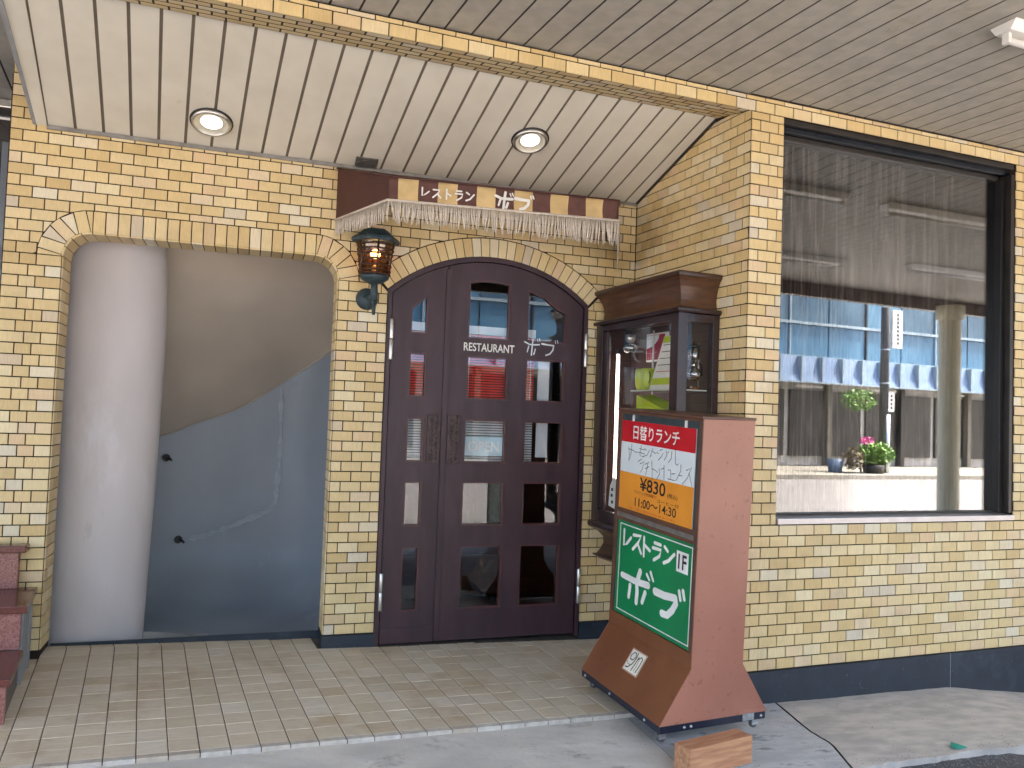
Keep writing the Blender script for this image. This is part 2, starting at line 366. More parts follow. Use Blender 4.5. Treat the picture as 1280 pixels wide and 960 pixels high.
# ------------------------------------------------------------------ wall tiling
P = .0572; Z0 = -.04; TW = .1147; G = .0054
TILE_CACHE = {}
def tile_mesh(w, h, mat, d=.008, c=.0016):
    key = (round(w, 4), round(h, 4), mat.name)
    if key in TILE_CACHE: return TILE_CACHE[key]
    a, b = w / 2, h / 2
    v = [(-a, c, -b), (a, c, -b), (a, c, b), (-a, c, b), (-a + c, 0, -b + c), (a - c, 0, -b + c), (a - c, 0, b - c), (-a + c, 0, b - c), (-a, d, -b), (a, d, -b), (a, d, b), (-a, d, b)]
    f = [(4, 5, 6, 7), (0, 1, 5, 4), (1, 2, 6, 5), (2, 3, 7, 6), (3, 0, 4, 7), (8, 9, 1, 0), (9, 10, 2, 1), (10, 11, 3, 2), (11, 8, 0, 3)]
    me = bpy.data.meshes.new("tile"); me.from_pydata(v, [], f); me.materials.append(mat); me.update()
    TILE_CACHE[key] = me; return me
def poly_tile(poly, mat, d=.008, c=.0014):
    cx = sum(p[0] for p in poly) / len(poly); cz = sum(p[1] for p in poly) / len(poly); n = len(poly)
    A = sum(poly[i][0] * poly[(i + 1) % n][1] - poly[(i + 1) % n][0] * poly[i][1] for i in range(n))
    if A < 0: poly = poly[::-1]
    v = []
    for p in poly: v.append((p[0] - cx, c, p[1] - cz))
    for p in poly:
        q = Vector((cx - p[0], cz - p[1])); l = q.length or 1; q = q / l * min(c * 1.4, l * .4)
        v.append((p[0] - cx + q.x, 0, p[1] - cz + q.y))
    for p in poly: v.append((p[0] - cx, d, p[1] - cz))
    f = [tuple(range(n, 2 * n))]
    for i in range(n):
        j = (i + 1) % n; f += [(i, j, n + j, n + i), (2 * n + i, 2 * n + j, j, i)]
    me = bpy.data.meshes.new("tile"); me.from_pydata(v, [], f); me.materials.append(mat); me.update()
    return me, (cx, 0, cz)
class Wall:
    """collects tiles (mesh, loc, rot) and at the end makes the 300 that show largest single parts, the rest one stuff part"""
    def __init__(s, root, name='tile', limit=300): s.root = root; s.items = []; s.name = name; s.limit = limit
    def rect(s, x0, x1, z0, z1, mat=None, y=0, rot=None, at=None):
        if x1 - x0 < .008 or z1 - z0 < .006: return
        me = tile_mesh(x1 - x0 - G, z1 - z0 - G, mat or M_tile)
        jy = random.uniform(-.0006, .0006)
        s.items.append((me, at or ((x0 + x1) / 2, y + jy, (z0 + z1) / 2), rot or (random.uniform(-.004, .004), 0, random.uniform(-.003, .003))))
    def place(s, w, h, at, rot, mat=None): s.items.append((tile_mesh(w - G, h - G, mat or M_tile), at, rot))
    def poly(s, poly, mat=None):
        me, c = poly_tile(poly, mat or M_tile); s.items.append((me, c, (0, 0, 0)))
    def finish(s):
        bpy.context.view_layer.update(); mw = s.root.matrix_world
        def key(it):
            p = mw @ Vector(it[1]); 
            if not in_view(p, 40): return 1e6 + (p - CAMP).length
            bb = it[0].vertices; 
            area = max(v.co.x for v in bb) * max(.005, max(v.co.z for v in bb))
            nrm = (mw.to_3x3() @ (Matrix.Rotation(it[2][2], 3, 'Z') @ Matrix.Rotation(it[2][0], 3, 'X') @ Vector((0, -1, 0))))
            d = CAMP - p
            return -area * abs(d.normalized().dot(nrm)) / d.length_squared
        it = sorted(s.items, key=key)
        for me, loc, rot in it[:s.limit]: link(s.name, me, s.root, loc, rot)
        mb = MB()
        for me, loc, rot in it[s.limit:]:
            R = Matrix.Translation(loc) @ Matrix.Rotation(rot[2], 4, 'Z') @ Matrix.Rotation(rot[1], 4, 'Y') @ Matrix.Rotation(rot[0], 4, 'X')
            mb.add([R @ v.co for v in me.vertices], [tuple(p.vertices) for p in me.polygons])
        if mb.v:
            o = meshobj(s.name, mb.v, mb.f, it[0][0].materials[0], s.root); o["kind"] = "stuff"

# ---------------- entrance wall (recessed) : plane y = 4.55
D = 4.55
wallA = empty('entrance_wall', (0, D, 0), 0, 'yellow glazed tile wall at the back of the porch, pierced by a round-cornered opening and an arched doorway', 'wall')
ZT = 2.655
OX0, OX1, OZ, OR = -.935, .462, 1.962, .133
def arch_pts(cx, cz, R, x0, x1, n=24):
    a0, a1 = math.acos((x0 - cx) / R), math.acos((x1 - cx) / R)
    return [(cx + R * cos(a0 + (a1 - a0) * i / n), cz + R * sin(a0 + (a1 - a0) * i / n)) for i in range(n + 1)]
AC = (1.38, 1.235); AR = .945
def corner(cx, cz, r, a0, a1, n=8): return [(cx + r * cos(rad(a0 + (a1 - a0) * i / n)), cz + r * sin(rad(a0 + (a1 - a0) * i / n))) for i in range(n + 1)]
archp = arch_pts(AC[0], AC[1], AR, .745, 2.015)
outline = [(-1.2, -.4), (-1.2, 3.0), (-1.085, 3.0), (-1.085, ZT), (2.335, ZT), (2.335, -.4), (2.015, -.4)] + archp[::-1] + [(.745, -.4), (OX1, -.4)] \
    + corner(OX1 - OR, OZ, OR, 0, 90) + corner(OX0 + OR, OZ, OR, 90, 180) + [(OX0, -.4)]
mb = MB(); mb.plate([outline], .005, .20); mb.build('backing', M_mortar, wallA)
WA = Wall(wallA)
def lowA(x, z):
    """height below which no course tile may go at x (for rows above the springing)"""
    l = -9
    c0, c1, ro = OX0 + OR, OX1 - OR, OR + .115
    if c0 <= x <= c1: l = max(l, OZ + ro)
    elif c0 - ro < x < c0: l = max(l, OZ + sqrt(ro * ro - (c0 - x) ** 2))
    elif c1 < x < c1 + ro: l = max(l, OZ + sqrt(ro * ro - (x - c1) ** 2))
    R = AR + .116
    if abs(x - AC[0]) < .713: l = max(l, AC[1] + sqrt(R * R - (x - AC[0]) ** 2))
    return l
def clip_row(w, x0, x1, z0, z1):
    n = max(6, int((x1 - x0) / .008)); xs = [x0 + (x1 - x0) * i / n for i in range(n + 1)]
    for b in (OX0 + OR - OR - .115, OX1 + .115, AC[0] - .713, AC[0] + .713):
        if x0 < b < x1: xs += [b - 1e-4, b + 1e-4]
    xs.sort(); run = []
    def flush():
        nonlocal run
        if len(run) >= 2 and run[-1][0] - run[0][0] > .006:
            lows = [p[1] for p in run]
            if max(lows) - min(lows) < 1e-4: w.rect(run[0][0] - (G / 2 if run[0][0] > x0 else 0), run[-1][0], lows[0], z1)
            else:
                a = G / 2; b0, b1 = run[0][0] + a, run[-1][0] - a
                pts = [(x, l + a) for x, l in run if b0 < x < b1 and l + a < z1 - a]
                if len(pts) >= 2:
                    pl = [(b0, run[0][1] + a)] if run[0][1] + a < z1 - a else []
                    pe = [(b1, run[-1][1] + a)] if run[-1][1] + a < z1 - a else []
                    bot = pl + pts + pe; bot = [bot[0]] + bot[1:-1:2] + [bot[-1]]
                    w.poly(bot + [(bot[-1][0], z1 - a), (bot[0][0], z1 - a)])
        run = []
    for x in xs:
        l = max(z0, lowA(x, z0))
        if l < z1 - .006: run.append((x, l))
        else: flush()
    flush()
row = 0
while True:
    z0 = Z0 + row * P
    if z0 > 2.99: break
    z1 = min(z0 + P, 3.0); segs = []
    if z0 >= 2.64: segs = [(-1.2, -1.085)]
    elif z1 <= OZ + .001 and z1 <= 1.91: segs = [(OX1, .745), (2.015, 2.335)]
    elif z1 <= OZ + .001: segs = [(OX1, .707), (2.053, 2.335)]
    else: segs = [(-1.2, 2.335)]
    if z0 < 2.64: z1 = min(z1, ZT)
    if z1 <= OZ + .001:                                     # left pier: full + two three-quarter pieces, alternating
        ws = (.115, .075, .075) if row % 2 else (.075, .075, .115); x = -1.2
        for w_ in ws: WA.rect(x, x + w_, z0, z1); x += w_
    off = (.5 if row % 2 else 0) * TW
    for a, b in segs:
        k = math.floor((a - off + 1.2) / TW); x = -1.2 + off + k * TW
        while x < b - .004:
            xa, xb = max(x, a), min(x + TW, b)
            if xb - xa > .01:
                if z1 <= OZ + .001: WA.rect(xa, xb, z0, z1)
                else: clip_row(WA, xa, xb, z0, z1)
            x += TW
    row += 1
# soldier course over the opening
x = OX0 + OR; nso = 19; wso = (OX1 - OX0 - 2 * OR) / nso
for i in range(nso):
    WA.rect(x + i * wso, x + (i + 1) * wso, OZ + OR, OZ + OR + .115)
    WA.place(wso, .195, (x + (i + .5) * wso, .098, OZ + OR - .006), (rad(90), 0, 0))
for cx, sg in ((OX0 + OR, -1), (OX1 - OR, 1)):
    for k, a in enumerate((15, 45, 75)):
        t = rad(a); u = Vector((sg * cos(t), sin(t))); q = Vector((-u.y, u.x)); c = Vector((cx, OZ))
        p = [c + u * (OR + .003) - q * .027, c + u * (OR + .113) - q * .027, c + u * (OR + .113) + q * .027, c + u * (OR + .003) + q * .027]
        WA.poly([tuple(v) for v in p])
        WA.place(.066, .195, (cx + u.x * (OR - .004), .098, OZ + u.y * (OR - .004)), (rad(90), -(pi / 2 - atan2(u.y, u.x)) * 0, 0)) if False else None
    e = lambda r, t: (cx + sg * r * cos(rad(t)), OZ + r * sin(rad(t)))
    for (i0, i1, o0, o1) in ((27.8, 32.2, 22.8, 37.2), (57.8, 62.2, 52.8, 67.2), (.6, 2.4, .6, 7.4), (87.6, 89.4, 82.6, 89.4)):
        WA.poly([e(OR + .006, i0), e(OR + .112, o0), e(OR + .112, o1), e(OR + .006, i1)])
# curved reveal lining at the two upper corners
for cx, sg in ((OX0 + OR, -1), (OX1 - OR, 1)):
    for k in range(4):
        v = []
        for yy in (.004, .196):
            for aa in (k * 22.5 + .9, k * 22.5 + 11.2, k * 22.5 + 21.6):
                for rr in (OR - .006, OR + .004):
                    v.append((cx + sg * rr * cos(rad(aa)), yy, OZ + rr * sin(rad(aa))))
        f = [(0, 2, 8, 6), (2, 4, 10, 8), (1, 7, 9, 3), (3, 9, 11, 5), (0, 1, 3, 2), (2, 3, 5, 4), (6, 8, 9, 7), (8, 10, 11, 9), (0, 6, 7, 1), (4, 5, 11, 10)]
        m_ = MB(); m_.add(v, f); m_.build('tile', M_tile, wallA)
# jamb reveals of the opening
r_ = 0
while Z0 + (r_ + 1) * P <= OZ + .002:
    zc = Z0 + (r_ + .5) * P; sp = .115 if r_ % 2 else .08
    for (xx, rz) in ((OX0 + .006, rad(90)), (OX1 - .006, rad(-90))):
        for (ya, yb) in ((.004, sp), (sp, .196)):
            WA.place(yb - ya, P, (xx, (ya + yb) / 2, zc), (0, 0, rz))
    r_ += 1
# arch voussoirs
na = 27; a0 = math.acos((.745 - AC[0]) / AR); a1 = math.acos((2.015 - AC[0]) / AR)
for i in range(na):
    t0 = a0 + (a1 - a0) * i / na - .0022; t1 = a0 + (a1 - a0) * (i + 1) / na + .0022
    pr = lambda r, t: (AC[0] + r * cos(t), AC[1] + r * sin(t))
    WA.poly([pr(AR + .002, t0), pr(AR + .113, t0), pr(AR + .113, t1), pr(AR + .002, t1)])
for fl_ in (lambda x: x, lambda x: 2 * AC[0] - x):
    WA.poly([(fl_(.709), 1.907), (fl_(.743), 1.907), (fl_(.743), 1.919), (fl_(.709), 1.952)])
    WA.poly([(fl_(.670), 1.964), (fl_(.699), 1.964), (fl_(.670), 1.992)])
WA.finish()
mb = MB(); mb.box(.455, .745, -.008, .02, -.4, -.044); mb.build('skirting', M_base, wallA)
mb = MB(); mb.box(2.017, 2.33, -.008, .02, -.4, -.044); mb.build('skirting', M_base, wallA)
mb = MB(); mb.box(.452, .470, .0205, .197, -.4, -.044); mb.build('skirting', M_base, wallA)

# ---------------- return wall (side of the porch)
CR = Vector((2.335, D, 0)); C2 = Vector((2.430, 3.463, 0)); dR = C2 - CR; LR = dR.length; aR = atan2(dR.y, dR.x)
wallR = empty('return_wall', tuple(CR), aR, 'shaded yellow tile side wall running back from the pier corner behind the display cabinet', 'wall')
mb = MB(); mb.box(0, LR - .004, .005, .12, -.4, 3.0); mb.build('backing', M_mortar, wallR)
WR = Wall(wallR)
zt = lambda s: 2.90
row = 0
while Z0 + row * P < 2.89:
    z0 = Z0 + row * P; z1 = min(z0 + P, 2.90); off = 0 if row % 2 else TW / 2; x = LR
    first = True; b = LR
    a = LR - (TW if row % 2 else TW * .5)
    while b > .01:
        a_ = max(a, 0.)
        # sloping soffit cuts the top courses
        zc = 2.63 + (a_ + b) / 2 / LR * .345
        if z0 < zc + .03: WR.rect(a_, b - (.003 if b == LR else 0), z0, z1)
        b = a_; a = b - TW
    row += 1
WR.finish()
mb = MB(); mb.box(0, LR + .007, -.008, .02, -.4, -.044); mb.build('skirting', M_base, wallR)

# ---------------- window wall
aW = rad(2.1)
wallW = empty('window_wall', tuple(C2), aW, 'long front wall of pale yellow tiles with the big curtained window and dark blue skirting', 'wall')
WX0, WX1, WZ0, WZ1 = .210, 1.944, .703, 2.862
WL = 3.9
mb = MB(); mb.plate([[(0, -.6), (WL, -.6), (WL, 2.98), (0, 2.98)], [(WX0, WZ0), (WX0, WZ1), (WX1, WZ1), (WX1, WZ0)]], .005, .13); mb.build('backing', M_mortar, wallW)
WW = Wall(wallW)
row = 0
while Z0 + row * P < 2.86:
    z0 = Z0 + row * P; z1 = min(z0 + P, 2.862); x = 0.; w_ = TW * .5 if row % 2 else TW
    while x < WL - .01:
        xb = min(x + w_, WL)
        if z0 + .03 > WZ0 and z0 < WZ1:
            for (a, b) in ((max(x, 0), min(xb, WX0)), (max(x, WX1), xb)):
                if b - a > .008: WW.rect(a, b, z0, z1)
        else: WW.rect(x, xb, z0, min(z1, WZ0) if z0 < WZ0 else z1)
        x = xb; w_ = TW
    row += 1
WW.finish()
for (a, b) in ((-.008, 1.4425), (1.4475, 2.6), (2.605, WL)):
    mb = MB(); mb.box(a, b, -.008, .02, -.6, -.044); mb.build('skirting', M_base, wallW, bevel=.001)
mb = MB(); mb.box(1.4427, 1.4473, -.0065, .01, -.6, -.0445); mb.build('pale_joint', M_gstone, wallW)

# ---------------- tiled soffit beam
beam = empty('tiled_beam', tuple(C2), aW, 'long yellow tiled beam over the porch and window, under the grey ceiling', 'beam')
BX0 = -3.62
mb = MB(); mb.hexa([(BX0, .005, 2.8652), (0, .005, 2.8652), (0, .285, 2.9172), (BX0, .285, 2.9172)], [(BX0, .005, 2.95), (0, .005, 2.95), (0, .285, 2.95), (BX0, .285, 2.95)])
mb.build('backing', M_mortar, beam)
WB = Wall(beam)
x = BX0; k = 0; bw = .1215
while x < WL - .02:
    if in_view(C2 + Vector((x, 0, 2.9)), 400) or True:
        if x + bw < WL: WB.rect(x, x + bw, 2.862, 2.9215); WB.rect(x + bw * .5, x + bw * 1.5, 2.9215, 2.945)
    x += bw; k += 1
tl = atan2(.052, .28)
for r_ in range(5):
    x = BX0 + (TW / 2 if r_ % 2 else 0)
    while x < -.02:
        xb = min(x + TW, -.01); yc = .008 + (r_ + .5) * .0555
        WB.place(xb - x - .002, .0515, ((x + xb) / 2, yc, 2.8635 + yc * .052 / .28), (rad(90) + tl, 0, 0)); x += TW
WB.finish()

# ------------------------------------------------------------------ ceilings
zc_ = lambda y: 2.626 + (D - y) * .3607
yb = lambda x: 3.746 + (x - 2.405) * .0367
def board(name, quad, t, mat, parent):
    m_ = MB(); m_.hexa(quad, [(p[0], p[1], p[2] + t) for p in quad]); return m_.build(name, mat, parent)
ceil_in = struct(empty('sloping_porch_ceiling')); ceil_in["label"] = "cream boarded porch ceiling sloping down to the door wall"
sk = math.tan(rad(5.3)); pit = .1315
x0 = -1.1695
for k in range(29):
    xa, xb = x0 + k * pit + .0075, x0 + (k + 1) * pit - .0075
    if k == 0: xa = -1.035
    if xa > 2.33: break
    def pt(x):
        xe = min(x, 2.333); p0 = (xe, D - .003, zc_(D - .003)); yb_ = yb(x) + .004
        xf = x + (D - yb_) * sk; lim = 2.335 + (D - yb_) * .0874 - .003
        return p0, (min(xf, lim), yb_, zc_(yb_))
    a, b = pt(xa); c, d = pt(xb)
    if c[0] - a[0] < .004 and d[0] - b[0] < .02: continue
    board('ceiling_board', [a, c, d, b], .012, M_ceilin, ceil_in)
board('joint_backing', [(-1.08, D + .05, zc_(D + .05) + .004), (2.36, D + .05, zc_(D + .05) + .004), (2.45, 3.62, zc_(3.62) + .004), (-1.05, 3.60, zc_(3.60) + .004)], .02, M_gapin, ceil_in)
# fascia at the left end and trim along the wall
mb = MB(); mb.hexa([(-1.083, D - .003, 2.622), (-1.037, D - .003, 2.622), (-.955, 3.62, 2.955), (-1.045, 3.62, 2.955)], [(-1.083, D - .003, 2.66), (-1.037, D - .003, 2.66), (-.955, 3.62, 2.99), (-1.045, 3.62, 2.99)]); mb.build('edge_trim', M_ceilin, ceil_in)
mb = MB(); mb.hexa([(-1.10, D, 2.622), (-1.083, D, 2.622), (-1.045, 3.62, 2.94), (-1.065, 3.62, 2.94)], [(-1.10, D, 2.99), (-1.083, D, 2.99), (-1.045, 3.62, 2.99), (-1.065, 3.62, 2.99)]); mb.build('edge_trim', M_gstone, ceil_in)
mb = MB(); mb.box(-1.035, 2.333, D - .014, D - .0015, 2.606, 2.6255); mb.build('wall_trim', M_alu, ceil_in)
mb = MB(); mb.hexa([(2.322, D - .012, 2.618), (2.334, D - .012, 2.618), (2.403, 3.75, 2.902), (2.392, 3.75, 2.902)], [(2.322, D - .012, 2.632), (2.334, D - .012, 2.632), (2.403, 3.75, 2.92), (2.392, 3.75, 2.92)]); mb.build('wall_trim', M_bronze, ceil_in)

ceil_out = struct(empty('canopy_ceiling')); ceil_out["label"] = "grey beige boarded canopy ceiling over the pavement"
ZO = 2.955; po = .128
def wy(x): return C2.y + (x - C2.x) * math.tan(aW)
BYF = -.42
so = math.tan(rad(6.2))
k0 = int((-3.2 - 1.151) / po)
for k in range(k0, 84):
    xa, xb = 1.151 + k * po + .0055, 1.151 + (k + 1) * po - .0055
    ys = wy(xa) + .02
    if xb < -.99: ys = 5.24
    xoff = lambda x, y: x + (3.40 - y) * so
    q = [(xoff(xa, ys), ys, ZO), (xoff(xb, ys), ys, ZO), (xoff(xb, BYF), BYF, ZO), (xoff(xa, BYF), BYF, ZO)]
    board('ceiling_board', q, .010, M_ceilout, ceil_out)
mb = MB(); mb.box(-3.6, 12.5, BYF, 5.25, ZO + .0025, ZO + .03); mb.build('joint_backing', M_gap, ceil_out)
mb = MB(); mb.box(-3.6, 12.5, BYF - .1, BYF - .002, 2.80, 3.45); mb.build('fascia', M_wood, ceil_out)
roof = MB(); roof.box(-8, 14, BYF - .05, 9.5, 3.05, 3.4); roof.box(-8, 14, 4.9, 9.5, 3.4, 7.); roof.build('canopy_roof_shade_mass', M_conc, None); struct(bpy.data.objects['canopy_roof_shade_mass'])  # unseen roof, extended back and built up behind to block the sun

# ------------------------------------------------------------------ ground
def gz(x, y):
    z = -.11 - .023 * (x - .5) + .025 * (y - D)
    if x > 3.85: z -= min(.16, (x - 3.85) * .12)
    return z
def front_y(x): return 3.318 + (x + .2) * .045
fl = struct(empty('porch_floor')); fl["label"] = "beige square tiled porch floor with pale worn front edge"
m_ = MB()
q = [(-1.6, front_y(-1.6) + .004), (2.44, front_y(2.44) + .004), (2.44, 4.76), (-1.6, 4.76)]
m_.hexa([(x, y, gz(x, y) - .06) for x, y in q], [(x, y, gz(x, y) - .004) for x, y in q]); m_.build('grout_bed', M_grout, fl)
items = []; fp = .1135; sf = math.tan(rad(6.5))
gslope = (atan2(.025, 1), atan2(.023, 1))
aF = atan2(.045, 1)
for j in range(-1, 14):
    for i in range(-9, 32):
        # row j counted from the front edge, column i
        xw = -.716 + i * fp; v0 = j * fp; 
        def cp(u, v):   # column coordinate u, distance from front edge v
            x = u + (1.35 - v) * sf; return x, front_y(x) + v + (0)
        if v0 < 0: va, vb = 0, .034
        else: va, vb = .034 + v0, .034 + v0 + fp
        g2 = .0022
        g3 = .0011; c = [cp(xw + g2, va + g3), cp(xw + fp - g2, va + g3), cp(xw + fp - g2, vb - g3), cp(xw + g2, vb - g3)]
        cx = sum(p[0] for p in c) / 4; cyy = sum(p[1] for p in c) / 4
        # clip to the walls
        if cx < -1.55 or cyy > 4.80: continue
        xr = 2.335 + (D - min(cyy, D)) * .0874 - .012
        if min(p[0] for p in c) > xr - .02: continue
        c = [(min(p[0], xr), p[1]) for p in c]
        if cyy > D - .05 and not (-.93 < cx < .45): c = [(p[0], min(p[1], D - .01)) for p in c]
        if max(p[1] for p in c) > D + .01 and not (-.93 < cx < .455): continue
        c = [(p[0], min(p[1], 4.74)) for p in c]
        if max(p[1] for p in c) - min(p[1] for p in c) < .012: continue
        items.append((c, v0 < 0, (Vector((cx, cyy, gz(cx, cyy))) - CAMP).length + (0 if in_view((cx, cyy, -.1), 20) else 100)))
items.sort(key=lambda t: t[2])
stuff = MB()
for n_, (c, lip, d_) in enumerate(items):
    h = random.uniform(-.0008, .0008); b = MB() if n_ < 300 else stuff
    top = [(p[0], p[1], gz(*p) + h) for p in c]; cx = sum(p[0] for p in c) / 4; cyy = sum(p[1] for p in c) / 4
    ins = [(p[0] + (cx - p[0]) * .04, p[1] + (cyy - p[1]) * .04, p[2]) for p in top]
    top = [(p[0], p[1], p[2] - .0018) for p in top]; bot = [(p[0], p[1], p[2] - .02) for p in top]
    b.add(bot + top + ins, [(8, 9, 10, 11), (4, 5, 9, 8), (5, 6, 10, 9), (6, 7, 11, 10), (7, 4, 8, 11), (0, 1, 5, 4), (1, 2, 6, 5), (2, 3, 7, 6), (3, 0, 4, 7)])
    if n_ < 300: meshobj('floor_tile', b.v, b.f, M_lip if lip else M_ftile, fl)
if stuff.v: meshobj('floor_tile', stuff.v, stuff.f, M_ftile, fl)["kind"] = "stuff"
# threshold lip in the round-cornered opening
mb = MB(); mb.box(OX0 + .012, OX1 - .01, 4.742, 4.752, -.2, -.062); mb.build('threshold', M_base, fl)

def ground_grid(name, xs, ys, zf, mat, edge=None):
    v = []; f = []
    for j, y in enumerate(ys):
        for i, x in enumerate(xs):
            X, Y = edge(x, y, i, j) if edge else (x, y)
            v.append((X, Y, zf(X, Y)))
    n = len(xs)
    for j in range(len(ys) - 1):
        for i in range(n - 1): f.append((j * n + i, j * n + i + 1, (j + 1) * n + i + 1, (j + 1) * n + i))
    return struct(meshobj(name, v, f, mat, None, smooth=True))
from mathutils import noise
nz = lambda x, y, s: noise.noise(Vector((x * s, y * s, 0)))
def lin(a, b, n): return [a + (b - a) * i / n for i in range(n + 1)]
def crackx(y): 
    pts = [(2.70, 3.55), (2.66, 3.415), (2.63, 3.25), (2.606, 3.10), (2.62, 3.0), (2.586, 2.91), (2.541, 2.80), (2.50, 2.6)]
    for (x1, y1), (x2, y2) in zip(pts, pts[1:]):
        if y1 >= y >= y2: return x1 + (x2 - x1) * (y1 - y) / (y1 - y2)
    return 2.66
def asph_y(x):
    return 2.815 + .03 * sin(x * 2.1) + .03 * nz(x, 0, 3) + .012 * nz(x, 4, 18) - (max(0, 2.55 - x) * .16 if x < 2.55 else 0)
def apron_z(x, y):
    t = front_y(x) if x < 2.4 else 3.5
    return gz(x, y) - .018 - max(0, (t - y)) * .03 + .004 * nz(x, y, 5) + .0015 * nz(x, y, 30)
def strip(name, xa, xb, mat, n=60, gapl=0, gapr=0):
    v = []; f = []; ny = 26
    for j in range(ny + 1):
        for i in range(n + 1):
            t = j / ny
            def yy(x): 
                top = front_y(x) + .01 if x < 2.42 else wy(x) + .002
                return top + (asph_y(x) - top) * t
            xg = (xa if not callable(xa) else 0) 
            y_guess = 3.4 - .6 * t
            A = xa(y_guess) + gapl if callable(xa) else xa; B = xb(y_guess) - gapr if callable(xb) else xb
            x = A + (B - A) * i / n; y = yy(x); v.append((x, y, apron_z(x, y)))
    for j in range(ny):
        for i in range(n): a = j * (n + 1) + i; f.append((a, a + n + 1, a + n + 2, a + 1))
    nb = len(v)   # vertical skirt at the street edge
    for i in range(n + 1): p = v[ny * (n + 1) + i]; v.append((p[0], p[1], p[2] - .06))
    for i in range(n): a = ny * (n + 1) + i; f.append((a, nb + i, nb + i + 1, a + 1))
    return struct(meshobj(name, v, f, mat, None, smooth=False))
strip('concrete_apron', -8, 1.78, M_conc, 150)
strip('patched_apron', 1.782, crackx, M_concd, 50, 0, .007)
strip('right_apron', crackx, 9, M_concw, 160, .005, 0)
bc_ = [(2.655, 3.33), (2.66, 3.27), (2.645, 3.22), (2.655, 3.17)]; v = []; f = []
for i_, (x, y) in enumerate(bc_):
    w_ = .004 if i_ in (0, 3) else .007; v += [(x - w_, y, apron_z(x - w_, y) + .0022), (x + w_, y, apron_z(x + w_, y) + .0022)]
    if i_: f.append((2 * i_ - 2, 2 * i_ - 1, 2 * i_ + 1, 2 * i_))
if False: meshobj('crack', v, f, M_gap)
# dark bed seen in the crack and under the street edge
struct(MB().box(1.5, 9, 2.4, 3.44, -.60, -.32).build('apron_bed', M_gap))
def road_z(x, y):
    b = apron_z(x, 2.8) - .022 if y > 2.3 else None
    t = min(1, max(0, (2.9 - y) / 1.6)); t = t * t * (3 - 2 * t)
    return (gz(max(x, -3), 2.8) - .066 - (.02 if x > 3.5 else 0)) * (1 - t) + -.33 * t + .0035 * nz(x, y, 6)
ground_grid('street_edge_asphalt', lin(-6, 9, 150), lin(2.95, .9, 40), road_z, M_asph)
ground_grid('road', lin(-60, 70, 40), lin(.905, -11.3, 20), lambda x, y: -.334, M_road)
struct(MB().box(-60, 70, -15.5, -11.3, -.6, -.19).build('far_pavement', M_pave, bevel=.02))
struct(MB().box(-60, 70, .9, 2.2, -.6, -.42).build('road_base', M_asph))
g_ = struct(meshobj('ground', [(-400, -400, -.62), (400, -400, -.62), (400, 400, -.62), (-400, 400, -.62)], [(0, 1, 2, 3)], M_road))

# ------------------------------------------------------------------ stairwell behind the opening
st = struct(empty('stairwell')); st["label"] = "stairwell behind the round-cornered opening with plastered newel and curved wall"
mb = MB(); mb.lathe([(.262, -.2), (.272, .2), (.290, .8), (.300, 1.4), (.301, 1.75), (.292, 2.0), (.270, 2.2), (.262, 2.7)], (0, 0, 0), 72)
mb.v = [(-.765 + x, 4.965 + y * .62, z) for x, y, z in mb.v]; o = mb.build('newel_column', M_white, st, smooth=True)
bw_ = [(-1.5, 5.55), (-1.1, 5.65), (-.54, 5.75), (-.25, 5.79), (0, 5.80), (.2, 5.77), (.4, 5.70), (.55, 5.58), (.66, 5.42), (.72, 5.25), (.74, 5.05), (.74, 4.75)]
def smooth_curve(pts, n=6):
    out = []
    for i in range(len(pts) - 1):
        p0, p1, p2, p3 = [Vector(pts[min(max(j, 0), len(pts) - 1)]) for j in (i - 1, i, i + 1, i + 2)]
        for k in range(n):
            t = k / n; out.append(.5 * ((2 * p1) + (-p0 + p2) * t + (2 * p0 - 5 * p1 + 4 * p2 - p3) * t * t + (-p0 + 3 * p1 - 3 * p2 + p3) * t ** 3))
    out.append(Vector(pts[-1])); return out
bc = smooth_curve(bw_)
# wall sweeps into the floor with a wide cove, all in one painted skin
cen = Vector((-.25, 5.0)); prof_ = [(0, 2.8), (0, 1.2), (0, .30)] + [(.34 * (1 - cos(t * pi / 2)) , .30 - .42 * sin(t * pi / 2)) for t in (.2, .4, .6, .8, 1)] + [(.62, -.125), (.9, -.127)]
v = []; n = len(bc)
for (ins, z) in prof_:
    for p in bc:
        d = Vector((cen.x - p.x, cen.y - p.y)); l = min(ins, d.length); q_ = Vector((p.x, p.y)) + d.normalized() * l; v.append((q_.x, q_.y, z))
meshobj('curved_wall', v, [(r * n + i, r * n + i + 1, (r + 1) * n + i + 1, (r + 1) * n + i) for r in range(len(prof_) - 1) for i in range(n - 1)], M_greyp, st, smooth=True)
# raking stair soffit: ruled between the head of the opening and the curved wall
jn = smooth_curve([(-1.2, 5.64, .80), (-.54, 5.75, 1.005), (-.345, 5.77, 1.09), (-.045, 5.80, 1.213), (.213, 5.77, 1.39), (.42, 5.69, 1.537), (.58, 5.54, 1.68), (.70, 5.3, 1.88), (.74, 4.95, 2.1)])
n = len(jn); nu = 12; v = []; f = []
for i, p in enumerate(jn):
    t = i / (n - 1); top = Vector((-.95 + t * 1.75, 4.76, 2.46 - .04 * t))
    for k in range(nu + 1):
        s_ = k / nu; q_ = top.lerp(Vector((p.x, p.y - .002, p.z)), s_); q_.z += .06 * sin(pi * s_) ; v.append(tuple(q_))
for i in range(n - 1):
    for k in range(nu): a = i * (nu + 1) + k; f.append((a, a + 1, a + nu + 2, a + nu + 1))
meshobj('stair_soffit', v, f, M_soff, st, smooth=True)
MB().box(-1.2, .74, 4.753, 5.9, -.2, -.15).build('stairwell_floor', M_gfloor, st)
